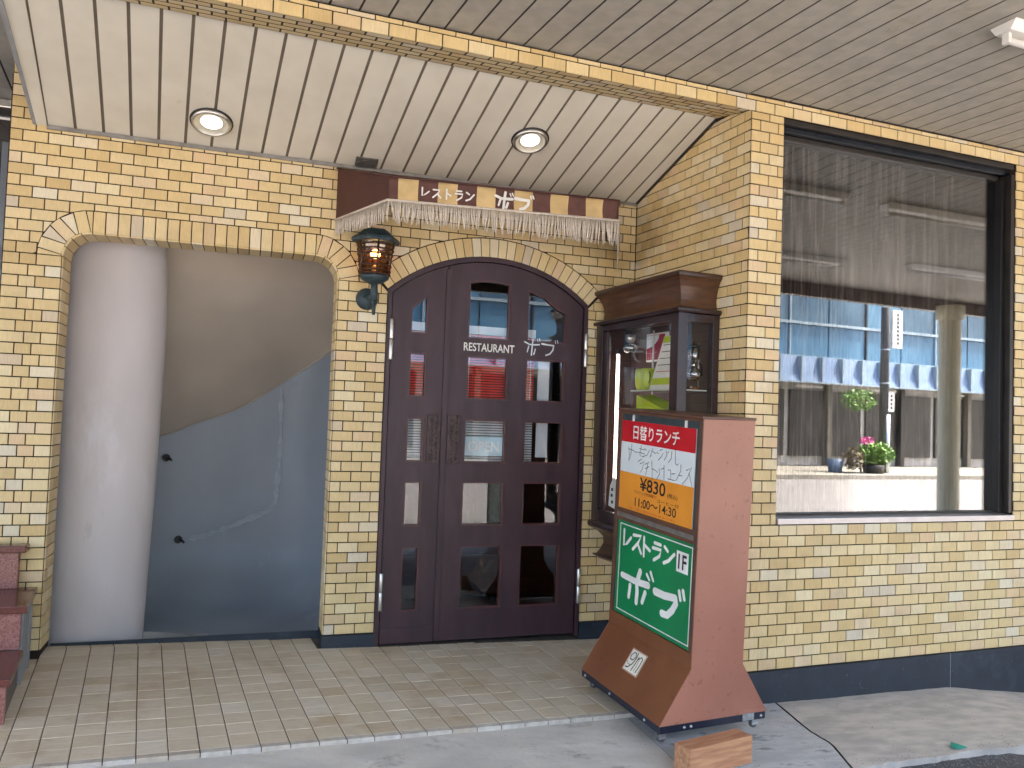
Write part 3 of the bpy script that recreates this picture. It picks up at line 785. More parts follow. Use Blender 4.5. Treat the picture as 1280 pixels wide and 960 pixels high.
MB().box(-1.255, -1.203, 4.751, 5.7, -.2, 2.94).build('side_wall', M_bronze, st)
MB().box(-1.2, .8, 4.751, 5.9, 2.68, 2.75).build('stairwell_head', M_white, st)
# bead of sealant along the junction and patched crack on the wall
mb = MB(); mb.tube([(p.x, p.y - .006, p.z) for p in jn], .006, 6); mb.build('junction_bead', M_soff, st, smooth=True)
rb = random.Random(4); cv = []; cf = []
path = smooth_curve([(.223, 5.765, 1.37), (.228, 5.764, 1.2), (.236, 5.763, .95), (.225, 5.765, .70), (.20, 5.77, .53), (.03, 5.797, .44), (-.16, 5.798, .36), (-.33, 5.778, .315)], 8)
for i_, p in enumerate(path):
    w_ = rb.uniform(.006, .020) * (1.3 if p.z < .8 else 1.)
    if i_ == 0 or i_ == len(path) - 1: w_ = .002
    tg = (path[min(i_ + 1, len(path) - 1)] - path[max(i_ - 1, 0)]); tg.y = 0; tg.normalize()
    for sg_ in (-1, 1): cv.append((p.x + sg_ * w_ * tg.z, p.y - .014, p.z - sg_ * w_ * tg.x))
cf = [(2 * i_, 2 * i_ + 1, 2 * i_ + 3, 2 * i_ + 2) for i_ in range(len(path) - 1)]
o = meshobj('patched_crack', cv, cf, mk("pale_filler", (.36, .41, .465), (.29, .335, .385), rough=.5, scale=20), st, smooth=True)
def wall_hook(x, y, z, label):
    r = empty('pipe_stub', (x, y, z), 0, label, 'pipe stub')
    mb = MB(); mb.lathe([(.001, -.02), (.022, -.02), (.026, -.008), (.026, .004), (.001, .004)], (0, 0, 0), 14, 'y'); mb.build('flange', M_black, r)
    mb = MB(); mb.tube([(0, -.01, 0), (.012, -.04, .004), (.03, -.05, -.004), (.04, -.05, -.016)], .008, 8); mb.build('bent_pipe', M_black, r, smooth=True)
wall_hook(-.495, 5.745, .862, 'upper black pipe stub on the curved grey stair wall')
wall_hook(-.395, 5.765, .315, 'lower black pipe stub on the curved grey stair wall')

# ------------------------------------------------------------------ double door
dr = empty('arched_double_door', (0, D, 0), 0, 'dark plum arched double door with bevelled panes and RESTAURANT lettering', 'door')
DZ = -.122
arch_i = arch_pts(AC[0], AC[1], AR - .030, .772, 1.988)
outer = [(2.013, DZ), *[(p[0] , p[1]) for p in arch_pts(AC[0], AC[1], AR - .002, .747, 2.013)[::-1]], (.747, DZ), (.772, DZ), *arch_i, (1.988, DZ)]
mb = MB(); mb.plate([outer], -.004, .08); mb.build('door_frame', M_door, dr)
def arch_z(x, off): return AC[1] + sqrt((AR - off) ** 2 - (x - AC[0]) ** 2)
cols = {'A': (.889, .993), 'B': (1.238, 1.502), 'C': (1.615, 1.876)}
rows = [(1.315, 1.578), (.935, 1.195), (.560, .820), (.068, .440)]
SX = 1.106
panes = []
def pane_loop(c, r):
    x0_, x1_ = cols[c]
    if r == 0:
        if c == 'A': return [(x0_, 1.688), (x1_, 1.688), (x1_, 1.918), (x0_, 1.845)]
        if c == 'B': return [(x0_, 1.680), (x1_, 1.680), (x1_, 2.030)] + [(x1_ + (x0_ - x1_) * t, 2.030 + .012 * sin(pi * t)) for t in (.25, .5, .75)] + [(x0_, 2.022)]
        return [(x0_, 1.685), (x1_, 1.685), (x1_, 1.865)] + [(x1_ + (x0_ - x1_) * t, 1.865 + .14 * t + .02 * sin(pi * t)) for t in (.2, .4, .6, .8)] + [(x0_, 2.004)]
    z0_, z1_ = rows[r - 1]; return [(x0_, z0_), (x1_, z0_), (x1_, z1_), (x0_, z1_)]
def leaf(xa, xb, cs, name, y0_):
    ap = [p for p in arch_pts(AC[0], AC[1], AR - .034, .778, 1.982, 60) if xa < p[0] < xb]
    zl, zr = arch_z(max(xa, .778), .034), arch_z(min(xb, 1.982), .034)
    ap = [(xa, zl)] + ap + [(xb, zr)]
    loops = [[(xb, DZ + .012)] + ap[::-1] + [(xa, DZ + .012)]]
    for c in cs:
        for r in range(5): loops.append(pane_loop(c, r))
    mb = MB(); mb.plate(loops, y0_, y0_ + .045); lf = mb.build(name, M_door, dr)
    for c in cs:
        for r in range(5):
            L_ = pane_loop(c, r); cx = sum(p[0] for p in L_) / len(L_); cz = sum(p[1] for p in L_) / len(L_)
            def shrink(t): 
                out = []
                for i, p in enumerate(L_):
                    out.append((p[0] + (t if p[0] < cx else -t), p[1] + (t if p[1] < cz else -t)))
                return out
            mb = MB(); mb.plate([L_, shrink(.009)], y0_ + .006, y0_ + .040); mb.build('pane_moulding', M_mould, lf)
            mb = MB(); mb.prism(shrink(.0085), y0_ + .020, y0_ + .0245)
            g_ = mb.build('glass_pane', M_gdoor, lf)
            # bevelled border of the pane
            mb = MB(); a_, b_ = shrink(.0095), shrink(.020)
            nn = len(a_); mb.add([(p[0], y0_ + .0190, p[1]) for p in a_] + [(p[0], y0_ + .0165, p[1]) for p in b_] , [(i, (i + 1) % nn, nn + (i + 1) % nn, nn + i) for i in range(nn)])
            mb.build('glass_bevel', M_gcab, lf)
    return lf
lf1 = leaf(.778, SX - .003, 'A', 'door_leaf', .012)
lf2 = leaf(SX + .003, 1.982, 'BC', 'door_leaf', .012)
mb = MB(); mb.box(SX - .012, SX + .02, .002, .0115, DZ + .02, 2.085); mb.build('meeting_strip', M_door, lf2, bevel=.002)
mb = MB(); mb.box(.780, SX - .014, .0045, .0115, DZ + .012, -.02); mb.build('kick_rail', M_door, lf1, bevel=.002)
for (x, z, dz) in ((.762, 1.525, .24), (1.990, 1.545, .215), (.762, .085, .215), (1.990, .078, .215)):
    mb = MB()
    for k in range(2): mb.lathe([(.001, 0), (.011, 0), (.0125, .004), (.0125, dz / 2 - .006), (.011, dz / 2 - .003), (.001, dz / 2 - .003)], (x + .012, -.010, z + k * dz / 2), 12)
    mb.build('hinge', M_chrome, dr, smooth=True)
for (xa, xb, par) in ((1.010, 1.090, lf1), (1.132, 1.212, lf2)):
    mb = MB(); mb.box(xa, xb, .002, .0115, .925, 1.215); o = mb.build('carved_grip', M_doorw, par, bevel=.004)
    mb = MB()
    for k in range(9):
        zz = .945 + k * .030
        mb.sphere((xa + .026, .003, zz), .011, 8, 5, (1, .5, 1)); mb.sphere((xb - .026, .003, zz + .015), .011, 8, 5, (1, .5, 1))
    mb.build('carving', M_doorw, par, smooth=True)
text_mesh('restaurant_lettering', 'RESTAURANT', (1.215, 1.535, 1.605, 1.655), M_letter, lf2, .0105, thin=.015)
def bobu(x0_, z0_, s, w):
    """the two hand-brushed katakana of the shop sign: points in a 2.0 x 1.0 box"""
    T = lambda l: [(x0_ + a * s, z0_ + b * s) for a, b in l]
    return [(T([(.0, .74), (.30, .60), (.62, .60), (.86, .62)]), (w, w * 1.1)), (T([(.50, .98), (.46, .6), (.44, .3), (.42, .02)]), (w, w)),
            (T([(.25, .50), (.20, .30), (.17, .18)]), (w * .9, w * .7)), (T([(.64, .36), (.60, .2), (.56, .08)]), (w * .9, w)),
            (T([(.74, .92), (.79, .78)]), (w * .55, w * .45)), (T([(.85, .96), (.91, .80)]), (w * .6, w * .45)),
            (T([(1.02, .68), (1.35, .64), (1.72, .62)]), (w * 1.3, w * 1.1)), (T([(1.72, .62), (1.68, .36), (1.50, .14), (1.28, .06)]), (w * 1.1, w * 1.1)),
            (T([(1.80, .90), (1.83, .74)]), (w * .6, w * .5)), (T([(1.92, .92), (1.97, .76)]), (w * .6, w * .5))]
strokes('brushed_name_lettering', bobu(1.60, 1.600, .112, .008), M_chrome, lf2, .0112)

# blind, OPEN plate, curtain strip inside
bl = empty('venetian_blind', (0, D, 0), 0, 'venetian blind behind the door panes, red slats above and white slats below', 'blind')
sm = {}
def slat_mesh(w, mat):
    key = (round(w, 3), mat.name)
    if key not in sm:
        b = MB(); v = []
        for t in (-1, -.33, .33, 1):
            for sx in (-w / 2, w / 2): v.append((sx, t * .0045, .0056 * t))
        b.add(v, [(0, 1, 3, 2), (2, 3, 5, 4), (4, 5, 7, 6)]); me = bpy.data.meshes.new('slat'); me.from_pydata(b.v, [], b.f); me.materials.append(mat); sm[key] = me
    return sm[key]
z = 1.705
while z > .935:
    red = z > 1.26
    link('slat', slat_mesh(.86, M_red if red else M_wslat), bl, (1.265, .085, z)); z -= .0158
MB().box(.835, 1.695, .072, .10, 1.714, 1.765).build('head_rail', M_wslat, bl, bevel=.003)
MB().box(.835, 1.695, .078, .092, .918, .930).build('bottom_rail', M_red, bl, bevel=.002)
for x in (.86, 1.27, 1.67): MB().tube([(x, .078, .92), (x, .078, 1.72)], .0012, 5).build('ladder_cord', M_wslat, bl)
op = empty('open_plate', (0, D, 0), 0, 'small acrylic OPEN plate hanging inside the third pane of the right door leaf', 'sign')
MB().box(1.250, 1.492, .048, .051, .975, 1.090).build('plate', mk("pale_acrylic", (.50, .70, .76), rough=.25), op, bevel=.001)
text_mesh('open_lettering', 'OPEN', (1.275, 1.470, 1.000, 1.064), M_letter, op, .0470, thin=.03)
tag(MB().box(1.725, 1.80, .09, .10, .97, 1.70).build('curtain_strip', M_wslat, None, loc=(0, D, 0)), 'narrow white curtain strip hanging beside the blind inside the door', 'curtain')

# room behind door and window
rm = struct(empty('dining_room')); rm["label"] = "dark dining room behind the door and the window"
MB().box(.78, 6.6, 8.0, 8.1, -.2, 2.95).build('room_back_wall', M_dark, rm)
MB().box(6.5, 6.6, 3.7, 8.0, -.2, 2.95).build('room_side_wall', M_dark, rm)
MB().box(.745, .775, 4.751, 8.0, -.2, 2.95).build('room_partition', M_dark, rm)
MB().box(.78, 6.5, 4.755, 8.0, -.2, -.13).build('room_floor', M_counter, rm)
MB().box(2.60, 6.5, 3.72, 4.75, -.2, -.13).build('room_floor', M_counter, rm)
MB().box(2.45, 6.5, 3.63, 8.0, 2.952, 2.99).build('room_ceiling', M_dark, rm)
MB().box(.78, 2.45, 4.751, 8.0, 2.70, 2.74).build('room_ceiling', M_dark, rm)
ct = empty('reception_counter', (1.25, 6.2, -.13), 0, 'brown wooden counter seen dimly through the lower door panes', 'counter')
MB().box(-.45, .55, 0, .5, 0, .95).build('cabinet_body', M_counter, ct, bevel=.006); MB().box(-.48, .58, -.04, .54, .952, .99).build('counter_top', M_wht, ct, bevel=.006)
for k in range(3): MB().box(-.40 + k * .31, -.13 + k * .31, -.012, -.001, .12, .85).build('panel', M_wood, ct, bevel=.004)
bn = empty('bench_seat', (1.5, 5.5, -.13), 0, 'blue vinyl bench inside the door, seen through the bottom panes', 'bench')
MB().box(-.5, .35, 0, .4, .34, .44).build('seat_pad', M_chair, bn, bevel=.02)
MB().box(-.46, .31, .03, .37, .04, .338).build('bench_base', M_wood, bn, bevel=.01)
for x in (-.42, .27): MB().box(x - .02, x + .02, .06, .10, 0, .039).build('leg', M_black, bn)

# ------------------------------------------------------------------ window
wn = empty('display_window', tuple(C2), aW, 'large dark framed fixed window in the front wall mirroring the street', 'window')
F = .002
MB().box(WX0 + F, WX1 - F, .010, .13, 2.832, WZ1 - F).build('head_frame', M_bronze, wn, bevel=.003)
MB().box(WX0 + F, WX1 - F, .040, .13, 2.800, 2.831).build('head_bead', mk("blue_black_frame", (.018, .024, .035), rough=.25, metal=.3), wn, bevel=.004)
MB().box(WX0 + F, WX1 - .055, .070, .13, 2.772, 2.799).build('head_bead', M_bronze, wn, bevel=.004)
MB().box(WX0 + F, WX0 + .014, .025, .13, WZ0 + .045, 2.771).build('left_jamb', M_bronze, wn, bevel=.001)
MB().box(WX1 - .030, WX1 - F, .006, .13, WZ0 + .045, 2.799).build('right_jamb', M_bronze, wn, bevel=.003)
MB().box(WX1 - .062, WX1 - .031, .045, .13, WZ0 + .045, 2.771).build('right_jamb', M_black, wn, bevel=.003)
m = MB(); m.hexa([(WX0 + F, -.012, WZ0 + .004), (WX1 - F, -.012, WZ0 + .004), (WX1 - F, .13, WZ0 + .004), (WX0 + F, .13, WZ0 + .004)], [(WX0 + F, -.012, WZ0 + .034), (WX1 - F, -.012, WZ0 + .034), (WX1 - F, .13, WZ0 + .044), (WX0 + F, .13, WZ0 + .044)])
m.build('sill', M_bronzel, wn, bevel=.002)
MB().box(WX0 + .015, WX1 - .063, .070, .085, WZ0 + .0445, WZ0 + .052).build('glazing_bead', M_black, wn)
MB().box(WX0 + .014, WX1 - .060, .088, .094, WZ0 + .045, 2.775).build('glass_pane', M_gwin, wn)
# sheer curtain inside, gathered in uneven folds
def curtain(name, xa, xb, za, zb, yc, amp, nf, mat, label, cat, par_rot=aW, n=260, flare=0):
    v = []; f = []; nz_ = 14
    ph = [random.uniform(0, 6.28) for _ in range(6)]
    for j in range(nz_ + 1):
        t = j / nz_; z = za + (zb - za) * t
        for i in range(n + 1):
            s_ = i / n; w = sin(s_ * nf * 6.28 + ph[0] + .5 * sin(t * 3 + ph[3])) + .5 * sin(s_ * nf * 2.37 * 6.28 + ph[1] + t) + .35 * sin(s_ * nf * .41 * 6.28 + ph[2])
            v.append((xa + (xb - xa) * s_ + .012 * sin(t * 4 + s_ * 20), yc + amp * w * (1 - .25 * t), z))
    for j in range(nz_):
        for i in range(n): a = j * (n + 1) + i; f.append((a, a + 1, a + n + 2, a + n + 1))
    o = meshobj(name, v, f, mat, None, smooth=True); o.location = C2; o.rotation_euler = (0, 0, par_rot); tag(o, label, cat); return o
curtain('sheer_curtain', WX0 - .05, WX1 - .12, .62, 2.85, .30, .022, 13, M_curtain, 'sheer brown-grey curtain hanging in folds across the inside of the window', 'curtain')
curtain('side_drape', WX1 - .16, WX1 + .05, .62, 2.80, .20, .02, 5, M_drape, 'dark brown drape gathered at the right inner edge of the window', 'curtain', n=80)

# ------------------------------------------------------------------ downlights & vent
slope = atan2(.3607, 1.)
def downlight(x, y, label):
    r = empty('downlight', (x, y, zc_(y)), 0, label, 'ceiling light', 'round downlights in the porch ceiling'); r.rotation_euler = (-slope, 0, 0)
    def tr(prof, name, mat):
        m_ = MB(); m_.lathe(prof, (0, 0, 0), 36); return m_.build(name, mat, r, smooth=True)
    tr([(.083, -.016), (.085, -.022), (.094, -.021), (.099, -.012), (.1, .002)], 'trim_ring', M_chrome)
    tr([(.101, .001), (.102, -.008), (.1060, -.006), (.108, .001)], 'black_rim', M_black)  # black ring round the chrome trim
    tr([(.083, -.016), (.074, -.009), (.064, -.005), (.054, -.0035)], 'reflector', M_refl)
    tr([(.001, -.005), (.040, -.0045), (.0535, -.0035)], 'lamp', M_dlamp)
downlight(-.243, 4.35, 'left round downlight with chrome rim, above the round-cornered opening')
downlight(1.44, 4.13, 'right round downlight with chrome rim, above the striped awning')
vt = empty('ceiling_vent', (.583, 4.500, zc_(4.500) - .008), 0, 'small grey louvred vent at the ceiling edge above the left end of the awning', 'vent'); vt.rotation_euler = (-slope, 0, 0)
MB().plate([[(-.062, -.045), (.062, -.045), (.062, .045), (-.062, .045)], [(-.052, -.035), (-.052, .035), (.052, .035), (.052, -.035)]], 0, .006).build('vent_frame', M_alu, vt, rot=(rad(90), 0, 0))
for k in range(5): MB().box(-.052, .052, -.032 + k * .014, -.024 + k * .014, -.006, -.003).build('louvre', M_alu, vt)
MB().box(-.052, .052, -.035, .035, -.0029, -.001).build('vent_backing', M_black, vt)

# ------------------------------------------------------------------ awning
aw = empty('striped_awning', (0, D, 0), 0, 'brown and gold striped awning with beige fringe over the double door', 'awning')
fy = -.50; FL, FR = .643, 1.963
AT = lambda x: 2.441 + (x - FL) / (FR - FL) * .033
AB = lambda x: 2.318 + (x - FL) / (FR - FL) * .041
edges = [FL, .694] + [.694 + .1065 * i for i in range(1, 12)] + [FR]
v = []; f = []; fm = []; xs = []
for a, b in zip(edges, edges[1:]):
    n = 4
    xs += [(a + (b - a) * i / n) for i in range(n)]
xs.append(FR); nzr = 6
for x in xs:
    for k in range(nzr + 1):
        t = k / nzr; v.append((x, fy - .004 * sin(x * 40) * (1 - t) + .003 * sin(x * 23 + t * 5) + (.006 * sin(pi * t)), AB(x) + (AT(x) - AB(x)) * t))
for i in range(len(xs) - 1):
    xm = (xs[i] + xs[i + 1]) / 2; si = sum(1 for e in edges[1:-1] if xm > e)
    for k in range(nzr): a = i * (nzr + 1) + k; f.append((a, a + nzr + 1, a + nzr + 2, a + 1)); fm.append(0 if si % 2 == 0 else 1)
o = meshobj('front_valance', v, f, M_brown, aw, smooth=True, mats=[M_brown, M_gold], fmi=fm)
md = o.modifiers.new('thick', 'SOLIDIFY'); md.thickness = .004
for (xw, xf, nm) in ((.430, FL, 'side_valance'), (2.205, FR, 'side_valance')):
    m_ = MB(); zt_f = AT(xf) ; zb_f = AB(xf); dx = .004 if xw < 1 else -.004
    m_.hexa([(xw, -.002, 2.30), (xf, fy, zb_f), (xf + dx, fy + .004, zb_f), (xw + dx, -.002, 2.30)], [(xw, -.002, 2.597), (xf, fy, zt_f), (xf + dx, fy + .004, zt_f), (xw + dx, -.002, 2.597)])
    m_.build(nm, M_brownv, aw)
m_ = MB(); m_.hexa([(.430, -.001, 2.598), (2.205, -.001, 2.598), (FR, fy, AT(FR) + .001), (FL, fy, AT(FL) + .001)], [(.430, -.001, 2.603), (2.205, -.001, 2.603), (FR, fy, AT(FR) + .005), (FL, fy, AT(FL) + .005)]); m_.build('awning_top', M_brown, aw)
m_ = MB(); m_.tube([(.425, -.004, 2.60), (FL - .003, fy - .003, AT(FL) + .002), (FR + .003, fy - .003, AT(FR) + .002), (2.21, -.004, 2.60)], .005, 6); m_.build('top_piping', M_brownv, aw, smooth=True)
m_ = MB(); m_.tube([(.425, -.006, 2.30), (FL - .004, fy - .006, AB(FL)), (FR + .004, fy - .006, AB(FR)), (2.21, -.006, 2.30)], .007, 6); m_.build('fringe_braid', M_fringe, aw, smooth=True)
# fringe strands
m_ = MB()
def strand(p, l, dirv, r=.0044):
    lean = random.uniform(-.018, .018) + .016 * sin(p[0] * 31) * (1 if random.random() < .6 else .2); by = random.uniform(-.006, .006)
    a = Vector(p); d = Vector(dirv)
    pts = [a, a + d * lean * .3 + Vector((0, by * .5, -l * .5)), a + d * lean + Vector((0, by, -l))]
    m_.tube(pts, [r * .8, r * 1.15, r * .55], 5)
nst = 128
for i in range(nst):
    x = FL + (FR - FL) * (i + .5) / nst; t = (x - FL) / (FR - FL)
    strand((x, fy - .006, AB(x) - .003), (.112 + .026 * t) * random.uniform(.88, 1.08), (1, 0, 0))
for (xw, xf, zw) in ((.428, FL, 2.30), (2.207, FR, 2.30)):
    for i in range(46):
        t = (i + .5) / 46; strand((xw + (xf - xw) * t, -.004 + (fy) * t, zw + (AB(xf) - zw) * t - .003), (.085 + .03 * t if xw < 1 else .13) * random.uniform(.92, 1.05), ((xf - xw), fy, 0), .0034)
o = m_.build('fringe', M_fringe, aw, smooth=True); o["kind"] = "stuff"
def katakana_resutoran(x0_, z0_, s, gap, w):
    out = []
    def T(l, i): return [(x0_ + i * gap + a * s, z0_ + b * s) for a, b in l]
    out += [(T([(.15, .95), (.15, .12), (.45, .28), (.85, .62)], 0), (w, w * .8))]
    out += [(T([(.12, .85), (.80, .85), (.60, .50), (.10, .05)], 1), (w, w)), (T([(.55, .45), (.90, .08)], 1), (w, w))]
    out += [(T([(.35, 1.), (.35, .0)], 2), (w * 1.1, w)), (T([(.38, .62), (.80, .38)], 2), (w, w))]
    out += [(T([(.22, .95), (.75, .95)], 3), (w, w)), (T([(.10, .66), (.88, .66), (.75, .30), (.30, .0)], 3), (w, w))]
    out += [(T([(.12, .88), (.42, .70)], 4), (w * 1.1, w)), (T([(.10, .05), (.50, .22), (.92, .72)], 4), (w * 1.1, w))]
    return out
slt = AT(FR) - AT(FL); 
def skew(polys, k, xr): return [([(p[0], p[1] + (p[0] - xr) * k) for p in pl[0]], pl[1]) for pl in polys]
strokes('restaurant_katakana', skew(katakana_resutoran(.812, 2.350, .052, .0605, .0085), .027, FL), M_letter, aw, fy - .0085)
strokes('name_katakana', skew([([(p[0], 2.328 + (p[1] - 2.328) * .82) for p in pl[0]], pl[1]) for pl in bobu(1.222, 2.328, .112, .0145)], .027, FL), M_letter, aw, fy - .0085)

# ------------------------------------------------------------------ wall lantern
ln = empty('wall_lantern', (.645, D - .125, 2.0), 0, 'verdigris iron wall lantern with amber glass between the opening and the door', 'lamp')
def hexring(r0, z0_, r1, z1_, n=6, rot=30): return [(r0, z0_), (r1, z1_)]
m_ = MB(); m_.lathe([(.001, .246), (.070, .240), (.096, .215), (.132, .192), (.138, .178), (.130, .166), (.09, .166)], (0, 0, 0), 6); m_.build('lantern_cap', M_verd, ln)
m_ = MB(); m_.lathe([(.092, .164), (.072, -.018), (.001, -.018)], (0, 0, 0), 20); m_.build('amber_glass', M_amber, ln, smooth=True)
m_ = MB()
for k in range(6):
    a = pi / 3 * k + pi / 6; m_.tube([(.106 * cos(a), .106 * sin(a), .168), (.084 * cos(a), .084 * sin(a), -.02)], .0055, 6)
for (zz, rr) in ((.150, .103), (.125, .100), (.098, .097), (.068, .093), (.036, .090), (.008, .087), (-.012, .085)):
    n = 18; pts = [(rr * cos(2 * pi * i / n), rr * sin(2 * pi * i / n), zz) for i in range(n + 1)]; m_.tube(pts, .0055, 6, False)
m_.build('lantern_cage', M_copper, ln, smooth=True)
m_ = MB(); m_.lathe([(.001, -.020), (.084, -.020), (.078, -.036), (.050, -.055), (.030, -.062), (.001, -.064)], (0, 0, 0), 18); m_.build('lantern_cup', M_verd, ln, smooth=True)
m_ = MB(); m_.sphere((0, 0, .105), .026, 14, 10, (1.1, 1.1, 1)); m_.build('bulb', M_bulb, ln, smooth=True)
m_ = MB(); m_.sphere((0, 0, .02), .018, 12, 8, (1, 1, 1.4)); m_.build('bulb_holder', M_refl, ln, smooth=True)
m_ = MB(); m_.tube([(0, 0, -.06), (.004, .01, -.12), (.006, .03, -.17)], [.020, .022, .016], 10); m_.tube([(.006, .02, -.15), (.006, .02, -.235)], [.014, .009], 8); m_.build('bracket_arm', M_verd, ln, smooth=True)
m_ = MB(); m_.lathe([(.001, -.05), (.030, -.045), (.055, -.028), (.062, -.010), (.064, 0)], (-.02, .124, -.135), 20, 'y'); m_.build('wall_plate', M_verd, ln, smooth=True)
m_ = MB(); m_.tube([(-.02, .09, -.135), (.002, .03, -.13)], .018, 10); m_.sphere((-.045, .078, -.128), .010, 10, 6); m_.build('bracket_boss', M_verd, ln, smooth=True)

# ------------------------------------------------------------------ display cabinet (frame of the return wall: x along wall to the street, -y outwards)
cb = empty('display_cabinet', tuple(CR), aR, 'dark walnut wall display cabinet with moulded crown and glass sides, fixed to the side wall', 'cabinet')
S1 = .872; OD = -.270
def ring_moulding(prof, name, mat, s0=-.0, s1=S1, od=OD):
    """profile list (outset, z): sweeps round three sides, closed to the wall"""
    m_ = MB(); v = []; f = []
    for (e, z) in prof:
        v += [(s0 - min(e, .015) , -.003, z), (s0 - min(e, .015), od - e, z), (s1 + e, od - e, z), (s1 + e, -.003, z)]
    for i in range(len(prof) - 1):
        for k in range(3): a = i * 4 + k; f.append((a, a + 1, a + 5, a + 4))
    f.append((3, 2, 1, 0)); b = (len(prof) - 1) * 4; f.append((b, b + 1, b + 2, b + 3)); f += [(i * 4, i * 4 + 4, i * 4 + 7, i * 4 + 3) for i in range(len(prof) - 1)]
    m_.add(v, f); return m_.build(name, mat, cb)
ring_moulding([(.004, 1.806), (.012, 1.808), (.016, 1.816), (.016, 1.826), (.006, 1.832)], 'crown_ledge', M_post)
ring_moulding([(-.022, 1.832), (-.030, 1.850), (-.034, 1.880), (-.031, 1.915), (-.020, 1.950), (-.006, 1.980), (.006, 1.996)], 'crown_cove', M_woodr)
ring_moulding([(.006, 1.996), (.013, 2.002), (.015, 2.016), (.012, 2.026), (-.02, 2.034)], 'crown_top', M_wood)
ring_moulding([(-.02, .540), (.012, .560), (.016, .575), (.012, .590), (0, .598)], 'base_ledge', M_post)
ring_moulding([(-.03, .395), (-.045, .42), (-.060, .46), (-.058, .50), (-.035, .53), (-.02, .540)], 'base_cove', M_wood)
ring_moulding([(-.10, .352), (-.04, .365), (-.012, .385), (-.012, .392), (-.03, .395)], 'base_foot', M_post)
def cbox(name, a, b, c, d, e, f_, mat=M_post, bev=.003): return MB().box(a, b, c, d, e, f_).build(name, mat, cb, bevel=bev)
cbox('corner_post', S1 - .072, S1, OD, OD + .062, .599, 1.805)
cbox('corner_post', 0, .075, OD, OD + .05, .599, 1.805)
cbox('wall_post', S1 - .045, S1, -.045, -.003, .599, 1.805)
cbox('top_rail', .076, S1 - .073, OD + .002, OD + .04, 1.765, 1.804)
cbox('bottom_rail', .076, S1 - .073, OD + .002, OD + .04, .600, .668)
cbox('top_rail', S1 - .04, S1 - .002, OD + .063, -.046, 1.760, 1.804)
cbox('bottom_rail', S1 - .04, S1 - .002, OD + .063, -.046, .600, .668)
cbox('back_panel', .002, S1 - .002, -.0025 - .012, -.003, .60, 1.80, mk("cabinet_back", (.085, .05, .045), (.06, .035, .032), rough=.5), 0)
cbox('end_panel', .002, .012, OD + .051, -.016, .60, 1.80, M_wood, 0)
cbox('floor_panel', .013, S1 - .046, OD + .05, -.016, .60, .615, M_wood, 0)
cbox('sliding_stile', .078, .118, OD + .012, OD + .034, .669, 1.764, M_post)
MB().box(.119, S1 - .073, OD + .018, OD + .022, .669, 1.764).build('glass_pane', M_gcab, cb)
MB().box(S1 - .020, S1 - .016, OD + .063, -.046, .669, 1.759).build('glass_pane', M_gcab, cb)
MB().box(.345, S1 - .046, OD + .045, -.016, 1.392, 1.400).build('shelf', mk("glass_shelf", (.55, .60, .56), rough=.15), cb, bevel=.001)
MB().box(.345, S1 - .046, OD + .045, -.016, 1.100, 1.108).build('shelf', MATS["glass_shelf"], cb, bevel=.001)
MB().tube([(.385, -.10, .62), (.385, -.10, 1.76)], .006, 8).build('shelf_post', M_chrome, cb)
tb = MB(); tb.tube([(.145, OD + .075, .70), (.145, OD + .075, 1.625)], .0095, 14); tb.build('tube_lamp', emit_mat("cabinet_tube", (1, .86, .80), .9), cb, smooth=True)
MB().box(.125, .165, OD + .06, OD + .09, 1.627, 1.66).build('tube_holder', M_black, cb, bevel=.003)
def in_cab(name, loc, label, cat, rz=0):
    e = empty(name, tuple(Matrix.Translation(CR) @ Matrix.Rotation(aR, 4, 'Z') @ Vector(loc)), aR + rz, label, cat); return e
# contents
t = in_cab('glass_lamp', (.24, OD + .10, 1.66), 'small round glass lamp at the top left inside the cabinet', 'lamp'); m_ = MB(); m_.sphere((0, 0, 0), .045, 16, 10, (1, 1, .8)); m_.build('glass_globe', M_cglass, t, smooth=True)
m_ = MB(); m_.lathe([(.02, .035), (.03, .05), (.03, .08), (.001, .08)], (0, 0, 0), 14); m_.build('lamp_cap', M_chrome, t, smooth=True)
t = in_cab('framed_picture', (.36, -.06, 1.665), 'maroon and white framed picture hanging high in the cabinet', 'picture')
MB().box(-.11, .11, 0, .012, -.085, .085).build('picture_frame', M_wht, t, bevel=.002)
MB().box(-.100, .085, -.004, -.0005, -.075, .075).build('print', M_maroon, t)
m_ = MB(); m_.prism([(-.098, .072), (.03, .072), (.022, .045), (-.01, .02), (-.055, .002), (-.098, -.005)], -.0062, -.0045); m_.build('white_print_area', M_pwhite, t)  # white part of the picture's print
for (sx, nm) in ((.385, 'left'), (.450, 'right')):
    t = in_cab('lime_tumbler', (sx, -.17, 1.4005), f'{nm} of the two lime green tumblers on the cabinet shelf', 'tumbler')
    m_ = MB(); m_.lathe([(.001, 0), (.030, 0), (.040, .03), (.044, .08), (.040, .125), (.037, .125), (.040, .08), (.036, .03), (.001, .006)], (0, 0, 0), 18); m_.build('cup', M_limeg, t, smooth=True)
    m_ = MB(); n = 14; pts = [(.046 * cos(2 * pi * i / n), -.02, .075 + .052 * sin(2 * pi * i / n)) for i in range(n + 1)]; m_.tube(pts, .003, 6, False); m_.build('cup_rim', M_ink, t, smooth=True)
t = in_cab('menu_pyramid', (.615, -.185, 1.4005), 'white slanted menu card with lime ends standing on the cabinet shelf', 'menu', 0)
m_ = MB(); m_.prism([(-.135, 0), (.085, 0), (.085, .30), (.005, .30)], 0, .004); m_.build('card', M_paper, t)
m_ = MB(); m_.prism([(-.118, .028), (.082, .028), (.082, .066), (-.100, .066)], -.0012, -.0002); m_.build('lime_band', M_lime, t)
m_ = MB(); m_.prism([(-.008, .262), (.082, .262), (.082, .298), (.006, .298)], -.0012, -.0002); m_.build('lime_band', M_lime, t)
